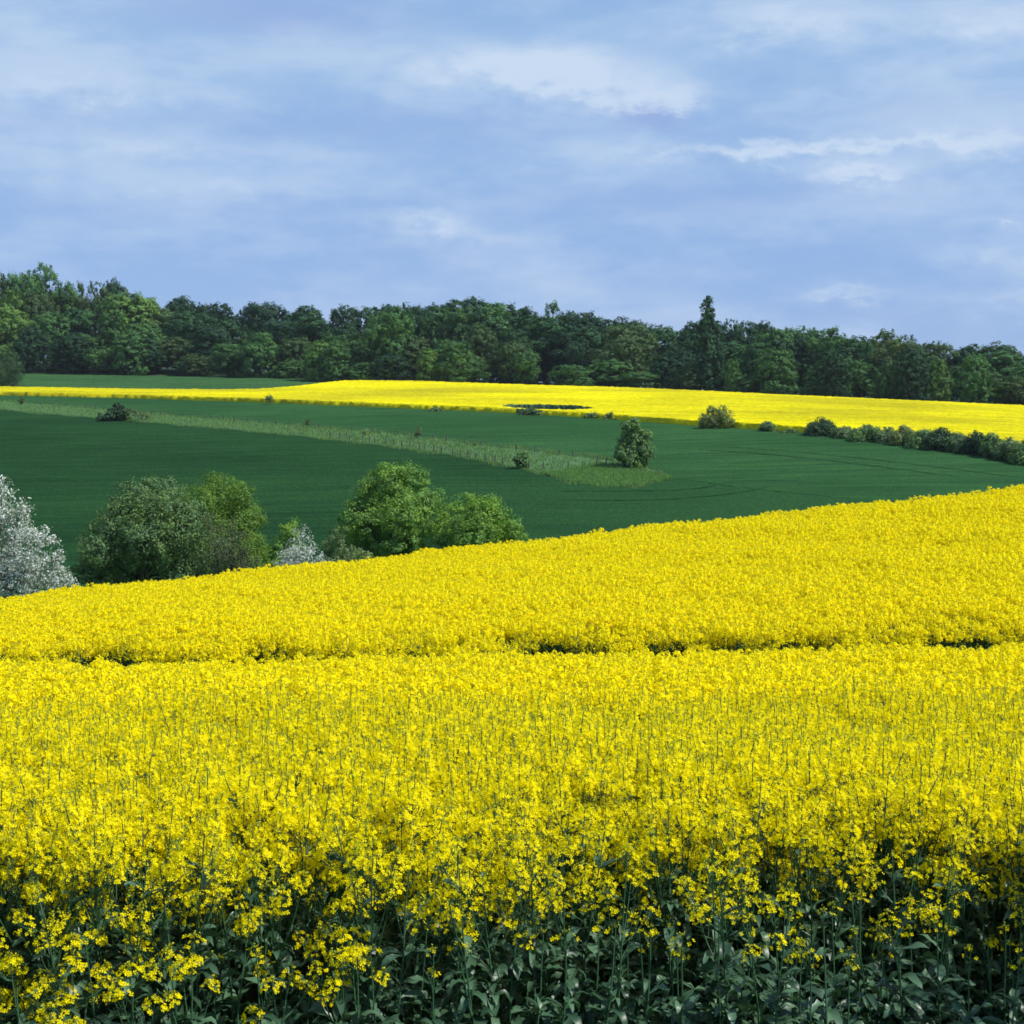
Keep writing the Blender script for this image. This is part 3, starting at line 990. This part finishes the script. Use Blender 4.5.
SKY_X = [-80, 0, 30, 50, 75, 95, 112, 135, 160, 200, 256, 300, 350, 400, 440, 490, 512, 540, 560, 600, 650, 690, 740, 800, 850, 900, 930, 980, 1024, 1100]
SKY_T = [262, 268, 272, 272, 290, 288, 280, 290, 296, 296, 299, 302, 304, 300, 299, 294, 298, 304, 306, 310, 315, 319, 317, 325, 331, 334, 342, 340, 343, 350]
WBASE = [(-160, 374), (0, 374), (256, 379), (330, 383), (512, 388), (640, 392), (768, 398), (900, 404), (1024, 410), (1180, 419)]
f_wood = curve_y(WBASE)
TINT = {'dark blue green': (.028, .080, .050), 'deep green': (.036, .106, .052), 'mid green': (.066, .168, .066), 'fresh green': (.105, .220, .066), 'pale green': (.115, .200, .085), 'dull olive': (.064, .124, .058)}
ORD = 'first second third fourth fifth sixth seventh eighth ninth tenth eleventh twelfth thirteenth fourteenth fifteenth sixteenth seventeenth eighteenth nineteenth twentieth'.split()
FORM = {'dome': 'domed', 'broad': 'broad', 'tall': 'narrow', 'airy': 'thin-leaved', 'edge': 'bushy', 'poplar': 'columnar'}
G_WOOD = 'trees of the wood beyond the yellow field'


def wood_tree(kind, x, Y, ytop, wpx, tint, label, seed, name='woodland_tree'):
    r = np.random.default_rng(seed)
    X = (x - 512) / F * Y
    z0 = gz(X, Y)
    h = (HZ - ytop) / F * Y - z0
    w = wpx / F * Y / WIDTH[kind]
    crown, trunk = PROTO[kind][int(r.integers(len(PROTO[kind])))]
    t = thing(name, label, 'tree', (X, Y, z0), r.uniform(0, 6.28), G_WOOD, (w, w, h / 20))
    c = link('crown', crown, t)
    k = np.array(TINT[tint]) * r.uniform(.85, 1.15)
    c.color = (*k, 1)
    link('trunk', trunk, t)
    return t


# standouts: kind, x, extra depth, top row, width, tint, label
STAND = [('poplar', 706, 7, 295, 22, 'dark blue green', 'tall dark columnar poplar rising above the wood', 'poplar'),
         ('poplar', 718, 9, 321, 13, 'dark blue green', 'short columnar poplar against the right side of the tall poplar', 'poplar'),
         ('airy', 50, 45, 263, 46, 'mid green', 'tall thin-crowned tree standing above the wood at left', 'woodland_tree'),
         ('dome', 114, 50, 276, 26, 'dark blue green', 'dark flat-topped tree poking above the wood, right of the thin-crowned tree', 'woodland_tree'),
         ('airy', 88, 40, 279, 26, 'dull olive', 'thin bare-looking treetop between the two tallest trees at left', 'woodland_tree'),
         ('airy', 890, 26, 326, 40, 'pale green', 'pale see-through round treetop on the skyline at right', 'woodland_tree'),
         ('airy', 820, 30, 324, 42, 'mid green', 'thin rounded treetop left of the pale see-through treetop', 'woodland_tree'),
         ('airy', 549, 40, 299, 34, 'mid green', 'small thin treetop poking above the middle of the skyline', 'woodland_tree')]
for k, (kd, x, dY, yt, w, ti, lab, nm) in enumerate(STAND):
    wood_tree(kd, x, f_wood(x) + dY, yt, w, ti, lab, 500 + k, nm)

ANCH = [(50, 'the tall thin-crowned tree'), (386, 'the big fresh tree'), (706, 'the tall poplar'), (890, 'the see-through treetop')]


def anchor_label(xs_row, i, start, rowname):
    x = xs_row[i]
    ax, an = min(ANCH, key=lambda a: abs(a[0] - x))
    side = 'left' if x < ax else 'right'
    same = sorted([q for q in xs_row if (q < ax) == (x < ax)], key=lambda q: abs(q - ax))
    return f'{start} {rowname}, {ORD[same.index(x)]} {side} of {an}'


def row(xa, xb, step, depth, top_fn, wid, kinds, tints, rowname, seed, jx=.25):
    r = np.random.default_rng(seed)
    X = []
    x = xa
    while x < xb:
        X.append(x + r.normal(0, step * jx))
        x += step * r.uniform(.8, 1.2)
    X = sorted(X)
    for i, x in enumerate(X):
        kd = kinds[int(r.integers(len(kinds)))]
        if depth < 20 and abs(x - 710) < 13:
            x = X[i] = x + (26 if x > 710 else -26)
        ti = tints(x, r)
        yt = top_fn(x, r)
        lab = anchor_label(X, i, f'{ti} {FORM[kd]} tree', rowname)
        wood_tree(kd, x, f_wood(x) + depth + r.uniform(-4, 4), yt, wid * r.uniform(.8, 1.25), ti, lab, seed * 100 + i)


def tint_back(x, r):
    if x < 170:
        return ['mid green', 'deep green', 'dull olive', 'mid green'][r.integers(4)]
    if x > 780:
        return ['deep green', 'mid green', 'dull olive', 'deep green'][r.integers(4)]
    return ['dark blue green', 'deep green', 'dark blue green', 'dark blue green', 'deep green'][r.integers(5)]


def tint_mid(x, r):
    if x < 170:
        return ['mid green', 'fresh green', 'mid green', 'dull olive', 'deep green'][r.integers(5)]
    if x > 860:
        return ['deep green', 'mid green', 'mid green', 'dull olive'][r.integers(4)]
    return ['dark blue green', 'deep green', 'deep green', 'mid green', 'dull olive'][r.integers(5)]


def tint_front(x, r):
    return ['dark blue green', 'mid green', 'mid green', 'dark blue green', 'dull olive', 'fresh green' if x < 480 or x > 860 else 'deep green', 'fresh green' if x < 220 or x > 880 else 'mid green'][r.integers(7)]


sky_top = lambda x: float(np.interp(x, SKY_X, SKY_T))
row(-70, 1100, 25, 52, lambda x, r: sky_top(x) + r.uniform(-1, 7), 46, ['dome', 'broad', 'tall', 'dome', 'broad'], tint_back, 'on the skyline', 21)
row(-70, 1100, 34, 32, lambda x, r: sky_top(x) + r.uniform(5, 24), 54, ['dome', 'broad', 'broad', 'tall'], tint_mid, 'amid the wood', 22)
row(-70, 1100, 37, 17, lambda x, r: sky_top(x) + r.uniform(26, 44) - .012 * max(0, x - 500) * 2, 42, ['edge', 'broad', 'edge', 'dome'], tint_mid, 'near the wood front', 23)
row(-70, 1100, 33, 6, lambda x, r: 352 + .028 * (x - 300) + r.uniform(-22, 16), 40, ['edge', 'dome', 'edge', 'broad'], tint_front, 'at the wood foot', 24)
row(-70, 1100, 32, 72, lambda x, r: 338 + .03 * (x - 300) + r.uniform(-6, 8), 52, ['edge'], lambda x, r: ['dark blue green', 'deep green'][r.integers(2)], 'deep inside the wood', 25)
FEAT = [('edge', 320, 3, 339, 38, 'fresh green', 'light green leaning bushy tree at the wood foot, left of the yellow crest'),
        ('broad', 386, 11, 305, 56, 'mid green', 'big fresh green tree in the front of the wood above the yellow crest'),
        ('edge', 428, 3, 347, 30, 'fresh green', 'light green rounded bush at the wood edge, right of the big fresh green tree'),
        ('edge', 462, 3, 349, 38, 'fresh green', 'second light green rounded bush right of the big fresh green tree'),
        ('edge', 130, 3, 330, 44, 'mid green', 'rounded grey green bush in front of the wood above the wheat band'),
        ('dome', 130, 26, 290, 66, 'fresh green', 'large bright green domed tree below the dark flat-topped tree'),
        ('dome', 14, 20, 308, 50, 'fresh green', 'bright green domed tree at the left end of the wood'),
        ('edge', 732, 2, 357, 22, 'mid green', 'small rounded tree at the wood foot, just right below the tall poplar'),
        ('edge', 975, 2, 352, 40, 'mid green', 'spreading mid green tree at the wood edge near the right end'),
        ('edge', 890, 4, 360, 32, 'mid green', 'round mid green tree at the wood edge below the pale see-through treetop')]
for k, (kd, x, dY, yt, w, ti, lab) in enumerate(FEAT):
    wood_tree(kd, x, f_wood(x) + dY, yt, w, ti, lab, 700 + k)


# ------------------------------------------------------------------ the air
def build_haze():
    mb = MB()
    x0, x1, y0, y1, z0, z1 = -3600, 3600, -140, 4600, float(min(ground(np.linspace(-3520, 3520, 400), np.full(400, yy)).min() for yy in (-120, 0, 60, 100, 130, 160, 300, 1000, 4500))) - 6, 60
    V = [(x, y, z) for z in (z0, z1) for y in (y0, y1) for x in (x0, x1)]
    mb.add(V, [[0, 2, 3, 1], [4, 5, 7, 6], [0, 1, 5, 4], [2, 6, 7, 3], [0, 4, 6, 2], [1, 3, 7, 5]])
    m, t = new_mat('air')
    out = t.n('ShaderNodeOutputMaterial')
    v = t.n('ShaderNodeVolumePrincipled')
    v.inputs['Color'].default_value = (.80, .90, 1.0, 1)
    v.inputs['Density'].default_value = HAZE
    t.t.links.new(v.outputs[0], out.inputs['Volume'])
    o = link('haze', mb.mesh('haze', [m]))
    tag(o, 'thin blue haze in the air between the fields and the wood', 'haze', kind='stuff')


HAZE = 0.00005
if HAZE:
    build_haze()


# ------------------------------------------------------------------ the rapeseed in front
def flowers(pos, nrm, s, r, light):
    n = len(pos)
    a = unit(np.cross(nrm, unit(r.normal(size=(n, 3)))))
    b = np.cross(nrm, a)
    S = s[:, None]
    if light:
        V = np.stack([pos - a * S, pos - b * S + nrm * S * .2, pos + a * S, pos + b * S + nrm * S * .2], 1)
        i = np.arange(n)[:, None] * 4
        return V.reshape(-1, 3), i + np.array([[0, 1, 2, 3]])
    Vs = []
    for t_, w_ in ((a, b), (b, -a), (-a, -b), (-b, a)):
        Vs.append(np.stack([pos + t_ * S * .12 - w_ * S * .10, pos + t_ * S * .12 + w_ * S * .10, pos + t_ * S + w_ * S * .48 + nrm * S * .30, pos + t_ * S - w_ * S * .48 + nrm * S * .30], 1))
    V = np.concatenate(Vs)
    i = np.arange(4 * n)[:, None] * 4
    return V.reshape(-1, 3), i + np.array([[0, 1, 2, 3]])


def raceme(mb, r, tip, axis, length, n, light, fs=.0115):
    """flower head: open flowers round the upper stalk, buds at the tip; materials 0 petal, 1 bud, 2 stalk"""
    axis = axis / np.linalg.norm(axis)
    t = r.uniform(0, 1, n) ** .75
    ang = r.uniform(0, 6.28, n)
    ref = np.cross(axis, [.3, .9, .1])
    ref /= np.linalg.norm(ref)
    bi = np.cross(axis, ref)
    rad = .014 + .032 * np.sqrt(np.clip(t * 1.6, 0, 1)) * r.uniform(.6, 1.2, n)
    out = np.cos(ang)[:, None] * ref + np.sin(ang)[:, None] * bi
    pos = tip - axis * (t * length)[:, None] + out * rad[:, None]
    nrm = unit(out * .75 + axis * .65 + r.normal(size=(n, 3)) * .3)
    V, Fq = flowers(pos, nrm, fs * r.uniform(.8, 1.25, n), r, light)
    mb.add(V, Fq, 0)
    mb.tube([tip + axis * .01, tip - axis * length * .5, tip - axis * (length + .03)], [.0015, .002, .0024], 3, 2)
    nb = 3 if light else 13
    bp = tip + axis * .012 + r.normal(size=(nb, 3)) * .007
    V, Fq = leaf_quads(bp, unit(r.normal(size=(nb, 3))), np.full(nb, .006 if not light else .009), r, .7)
    mb.add(V, Fq, 1)
    if not light:
        for k in range(7):            # young pods below the flowers
            p = tip - axis * (length + r.uniform(.0, .07))
            a = r.uniform(0, 6.28)
            o_ = math.cos(a) * ref + math.sin(a) * bi
            mb.tube([p, p + o_ * .022 + axis * .012, p + o_ * .035 + axis * .045], [.0013, .0016, .0008], 3, 2)


def rape_leaf(mb, r, base, az, length, width, elev, droop, m=0, light=False):
    k = 4 if light else 7
    s = np.linspace(0, 1, k)
    prof = np.interp(s, [0, .15, .4, .65, .85, 1], [.16, .45, .95, 1.0, .66, .04]) * width
    if not light:
        prof = prof * r.uniform(.8, 1.15, k)
    e = elev - droop * s ** 1.3
    dl = length / (k - 1)
    hx = np.r_[0, np.cumsum(np.cos(e[:-1]) * dl)]
    hz = np.r_[0, np.cumsum(np.sin(e[:-1]) * dl)]
    d = np.array([math.cos(az), math.sin(az), 0])
    side = np.array([-math.sin(az), math.cos(az), 0])
    tw = r.normal(0, .35)
    sv = side * math.cos(tw) + np.array([0, 0, 1]) * math.sin(tw)
    mid = base + d * hx[:, None] + np.array([0, 0, 1.]) * hz[:, None]
    lift = np.array([0, 0, 1.]) * (prof * .35)[:, None]
    wav = r.normal(0, .32, (2, k)) * prof
    Lf = mid + sv * prof[:, None] + lift + np.array([0, 0, 1.]) * wav[0][:, None]
    Rt = mid - sv * prof[:, None] + lift + np.array([0, 0, 1.]) * wav[1][:, None]
    V = np.concatenate([Lf, mid, Rt])
    i = np.arange(k - 1)
    Fq = np.concatenate([np.stack([i, i + 1, k + i + 1, k + i], -1), np.stack([k + i, k + i + 1, 2 * k + i + 1, 2 * k + i], -1)])
    mb.add(V, Fq, m)


def rape_plant(seed, h, nb, leafy, light=False, sparse=1.0, rl=(.07, .20)):
    """returns (stem MB, leaves MB, [flower head MBs])"""
    r = np.random.default_rng(seed)
    st, lv, heads = MB(), MB(), []
    lean = r.normal(0, .05, 2)
    z = np.linspace(0, 1, 6)
    main = np.stack([lean[0] * h * z ** 1.4 + r.normal(0, .004, 6), lean[1] * h * z ** 1.4 + r.normal(0, .004, 6), h * z], -1)
    st.tube(main, np.linspace(.0065, .0026, 6), 3 if light else 5)
    tips = [(main[-1], main[-1] - main[-2])]
    for k in range(nb):
        f = r.uniform(.42, .86)
        p0 = np.array([np.interp(f, z, main[:, j]) for j in range(3)])
        a = r.uniform(0, 6.28)
        L = (h * r.uniform(.80 if light else .70, 1.0) - p0[2])
        L = max(L, .10)
        sp = r.uniform(.06, .17) if not light else r.uniform(.06, .25)
        p1 = p0 + np.array([math.cos(a) * sp * .8, math.sin(a) * sp * .8, L * .45])
        p2 = p0 + np.array([math.cos(a) * sp * 1.15, math.sin(a) * sp * 1.15, L])
        s = np.linspace(0, 1, 5)[:, None]
        pts = (1 - s) ** 2 * p0 + 2 * s * (1 - s) * p1 + s ** 2 * p2
        st.tube(pts, np.linspace(.0036, .002, 5), 3 if light else 4)
        tips.append((pts[-1], pts[-1] - pts[-2]))
        if not light or r.uniform() < .4:
            rape_leaf(lv, r, p0, a, r.uniform(.06, .11), .014, .7, 1.0, 0, light)
    for tip, ax in tips:
        hm = MB()
        nfl = int(r.integers(32, 52) * sparse)
        raceme(hm, r, tip, ax, r.uniform(*rl), nfl, light, .0101 if not light else .0125)
        heads.append(hm)
    for k in range(leafy):
        f = r.uniform(.10, .62)
        p0 = np.array([np.interp(f, z, main[:, j]) for j in range(3)])
        big = 1 - f
        rape_leaf(lv, r, p0, r.uniform(0, 6.28), r.uniform(.08, .14) + .06 * big, .012 + .021 * big * r.uniform(.6, 1.3), r.uniform(.1, 1.1), r.uniform(.9, 2.6), 0, light)
    return st, lv, heads


HEAD_M = [M['petal'], M['bud'], M['stalk']]


def proto_parts(seed, h, nb, leafy, sparse=1.0, rl=(.07, .20)):
    st, lv, heads = rape_plant(seed, h, nb, leafy, False, sparse, rl)
    return st.mesh('stem', [M['stalk']]), lv.mesh('leaves', [M['rape_leaf']]), [hd.mesh('flower_head', HEAD_M) for hd in heads]


TALL = [proto_parts(900 + i, 1.28 + .03 * (i % 3), 7 + i % 3, 14) for i in range(7)]
EDGE = [proto_parts(910 + i, 1.20 + .03 * (i % 3), 8 + i % 3, 20, .60, (.03, .09)) for i in range(5)]
MID = [proto_parts(920 + i, 1.0 + .05 * i, 6, 24, .42, (.025, .065)) for i in range(4)]
LOW = [proto_parts(940 + i, .50 + .09 * i, 4, 20, .60, (.025, .07)) for i in range(4)]
LEAFY = [proto_parts(960 + i, .62 + .10 * i, 0, 21, .12, (.01, .02)) for i in range(3)]


def front_edge(X):
    return 7.05 + .18 * np.sin(X * 1.6 + 1) + .10 * np.sin(X * 4.3) + .30 * sstep(-.3, 2.2, X)


def rut_y(X):
    return 24.4 + np.sin(X * .9 + 1.3) * .12 + np.sin(X * 2.7) * .07 - .035 * X


def rut_half(sx, X):
    return .55 + 1.3 * np.exp(-((sx - 100) / 34) ** 2) + .12 * np.exp(-((sx - 700) / 190) ** 2) + .2 * np.sin(X * 3.1)


def field_points():
    """jittered grid of plants from the near edge to the crest"""
    pts = []
    r = np.random.default_rng(77)
    for (ya, yb, sp) in ((6.6, 10.5, .165), (10.5, 20, .175), (20, 50.5, .175)):
        ys = np.arange(ya, yb, sp)
        for y in ys:
            half = .315 * y + 1.2 + .05 * y
            x = np.arange(-half, half, sp)
            q = np.stack([x + r.uniform(-.5, .5, len(x)) * sp * .95, y + r.uniform(-.5, .5, len(x)) * sp * .95], -1)
            pts.append(q)
    p = np.concatenate(pts)
    p = p[p[:, 1] > front_edge(p[:, 0])]
    # wheel tracks: bare lines across the slope
    X, Y = p[:, 0], p[:, 1]
    sx = X / Y * F + 512
    c1 = rut_y(X)
    wide = rut_half(sx, X)
    rut = np.abs(Y - c1) < wide
    c2 = 37.2 + .02 * X + np.sin(X * .6) * .2
    rut2 = (np.abs(Y - c2) < .30) & (sx > 560)
    keep = ~(rut & (r.uniform(size=len(p)) < .45)) & ~(rut2 & (r.uniform(size=len(p)) < .75))
    # patchy stand
    nz = np.sin(X * 1.7 + Y * .9) * np.sin(Y * 1.3 - X * .6) + np.sin(X * .5 + 2) * np.sin(Y * .45)
    keep &= ~((nz < -.9) & (r.uniform(size=len(p)) < .35))
    return p[keep]


pts = field_points()
order = np.argsort(pts[:, 1] - front_edge(pts[:, 0]) + np.where(np.abs(pts[:, 0]) > .33 * pts[:, 1] + .15, 5, 0))
near_idx = order[:300]
rest_idx = order[300:]
r_ = np.random.default_rng(5)
G_RAPE = 'rapeseed plants along the near edge of the field'
RLAB = {'tall': 'tall rapeseed plant in full yellow flower near the front edge of the field',
        'edge': 'tall rapeseed plant with scattered small yellow heads above leafy stems near the front edge',
        'mid': 'medium rapeseed plant with yellow flower heads over dark leaves at the front edge',
        'low': 'short leafy rapeseed plant with a few low yellow flower heads at the front edge',
        'leafy': 'short rapeseed plant of broad grey green leaves with hardly a flower at the front edge'}
for i in near_idx:
    X, Y = pts[i]
    dep = Y - float(front_edge(X))
    right = float(sstep(-.3, 2.1, X))
    mid_ = float(sstep(-1.7, -.7, X))
    u = r_.uniform()
    dep = dep / (.62 + .45 * right)
    if dep < .30:
        kind = 'leafy' if u < .12 + .52 * mid_ + .30 * right else ('low' if u < .88 else 'mid')
    elif dep < .65:
        kind = 'leafy' if u < .10 + .40 * mid_ + .42 * right else ('low' if u < .62 + .3 * right else 'mid')
    elif dep < 1.0:
        kind = 'leafy' if u < .05 + .15 * mid_ + .60 * right else ('low' if u < .22 + .58 * right else ('mid' if u < .65 + .25 * right else 'edge'))
    elif dep < 1.45:
        kind = 'leafy' if u < .15 * right else ('mid' if u < .22 else ('edge' if u < .75 else 'tall'))
    else:
        kind = 'edge' if u < .3 else 'tall'
    src = {'tall': TALL, 'edge': EDGE, 'mid': MID, 'low': LOW, 'leafy': LEAFY}[kind]
    st, lv, heads = src[int(r_.integers(len(src)))]
    s = r_.uniform(.92, 1.08)
    t = thing('rapeseed_plant', RLAB[kind], 'rapeseed plant', (X, Y, gz(X, Y)), r_.uniform(0, 6.28), G_RAPE, (s, s, s))
    t.rotation_euler = (r_.normal(0, .06), r_.normal(0, .06), r_.uniform(0, 6.28))
    link('stem', st, t)
    link('leaves', lv, t)
    for hd in heads:
        link('flower_head', hd, t)


def joined(name, seed, h, nb, leafy, light, sparse=1.0, rl=(.07, .20)):
    st, lv, heads = rape_plant(seed, h, nb, leafy, light, sparse, rl)
    mb = MB()
    for src, off in [(st, 2), (lv, 3)] + [(hd, 0) for hd in heads]:
        V = np.concatenate(src.V)
        base = mb.n
        mb.V.append(V)
        for Fq, m in zip(src.F, src.M):
            mb.F.append(Fq + base)
            mb.M.append(np.asarray(m) + off)
        mb.n += len(V)
    me = mb.mesh(name, [M['petal'], M['bud'], M['stalk'], M['rape_leaf']])
    return bpy.data.objects.new(name, me)


PC = bpy.data.collections.new('rapeseed_kinds')     # shapes the crop is grown from
for i in range(7):
    PC.objects.link(joined('kind_a%d' % i, 900 + i, 1.28 + .03 * (i % 3), 7 + i % 3, 14, False))
for i in range(7):
    PC.objects.link(joined('kind_b%d' % i, 980 + i, 1.26 + .035 * (i % 3), 11 + i % 2, 5, True, 1.0, (.04, .12)))

for i in range(3):
    PC.objects.link(joined('kind_c%d' % i, 1000 + i, 1.25, 4, 24, True, .35))


def build_crop():
    q = pts[rest_idx]
    n = len(q)
    r = np.random.default_rng(9)
    me = bpy.data.meshes.new('rapeseed_crop')
    V = np.c_[q, ground(q[:, 0], q[:, 1])].astype(np.float32)
    me.vertices.add(n)
    me.vertices.foreach_set('co', V.ravel())
    pid = np.where(q[:, 1] < 15, r.integers(0, 7, n), 7 + r.integers(0, 7, n)).astype(np.int32)
    rot = np.stack([r.normal(0, .06, n), r.normal(0, .06, n), r.uniform(0, 6.28, n)], -1).astype(np.float32)
    patch = .03 * np.sin(q[:, 0] * 1.1 + q[:, 1] * .7) + .02 * np.sin(q[:, 1] * 1.9 - q[:, 0] * 2.3)
    scl = (1 + patch + r.normal(0, .030, n) + np.where(r.uniform(size=n) < .015, .07, 0))
    sx = q[:, 0] / q[:, 1] * F + 512
    hw = rut_half(sx, q[:, 0])
    dr = q[:, 1] - rut_y(q[:, 0])
    scl *= 1 - .11 * np.exp(-((dr + hw + .5) / 1.0) ** 2) - .34 * (np.abs(dr) < hw)
    thin = (np.abs(dr) < hw) | ((dr > 0) & (dr < hw + 1.0) & (r.uniform(size=n) < .55))
    pid = np.where(thin, 14 + r.integers(0, 3, n), pid).astype(np.int32)
    scl = np.repeat(scl[:, None], 3, 1).astype(np.float32)
    for nm, ty, arr in (('pid', 'INT', pid), ('rot', 'FLOAT_VECTOR', rot), ('scl', 'FLOAT_VECTOR', scl)):
        at = me.attributes.new(nm, ty, 'POINT')
        at.data.foreach_set('value' if ty == 'INT' else 'vector', arr.ravel())
    o = link('rapeseed_crop', me)
    tag(o, 'mass of yellow flowering rapeseed filling the front field up to its crest', 'rapeseed field', kind='stuff')
    ng = bpy.data.node_groups.new('grow_crop', 'GeometryNodeTree')
    ng.interface.new_socket('Geometry', in_out='INPUT', socket_type='NodeSocketGeometry')
    ng.interface.new_socket('Geometry', in_out='OUTPUT', socket_type='NodeSocketGeometry')
    gi = ng.nodes.new('NodeGroupInput')
    go = ng.nodes.new('NodeGroupOutput')
    ci = ng.nodes.new('GeometryNodeCollectionInfo')
    ci.inputs['Collection'].default_value = PC
    ci.inputs['Separate Children'].default_value = True
    ci.inputs['Reset Children'].default_value = True
    ip = ng.nodes.new('GeometryNodeInstanceOnPoints')
    ip.inputs['Pick Instance'].default_value = True

    def attr(nm, ty):
        a = ng.nodes.new('GeometryNodeInputNamedAttribute')
        a.data_type = ty
        a.inputs['Name'].default_value = nm
        return a.outputs['Attribute']
    ng.links.new(gi.outputs[0], ip.inputs['Points'])
    ng.links.new(ci.outputs[0], ip.inputs['Instance'])
    ng.links.new(attr('pid', 'INT'), ip.inputs['Instance Index'])
    er = ng.nodes.new('FunctionNodeEulerToRotation')
    ng.links.new(attr('rot', 'FLOAT_VECTOR'), er.inputs[0])
    ng.links.new(er.outputs[0], ip.inputs['Rotation'])
    ng.links.new(attr('scl', 'FLOAT_VECTOR'), ip.inputs['Scale'])
    ng.links.new(ip.outputs[0], go.inputs[0])
    md = o.modifiers.new('grow', 'NODES')
    md.node_group = ng
    print('crop plants', n)


build_crop()
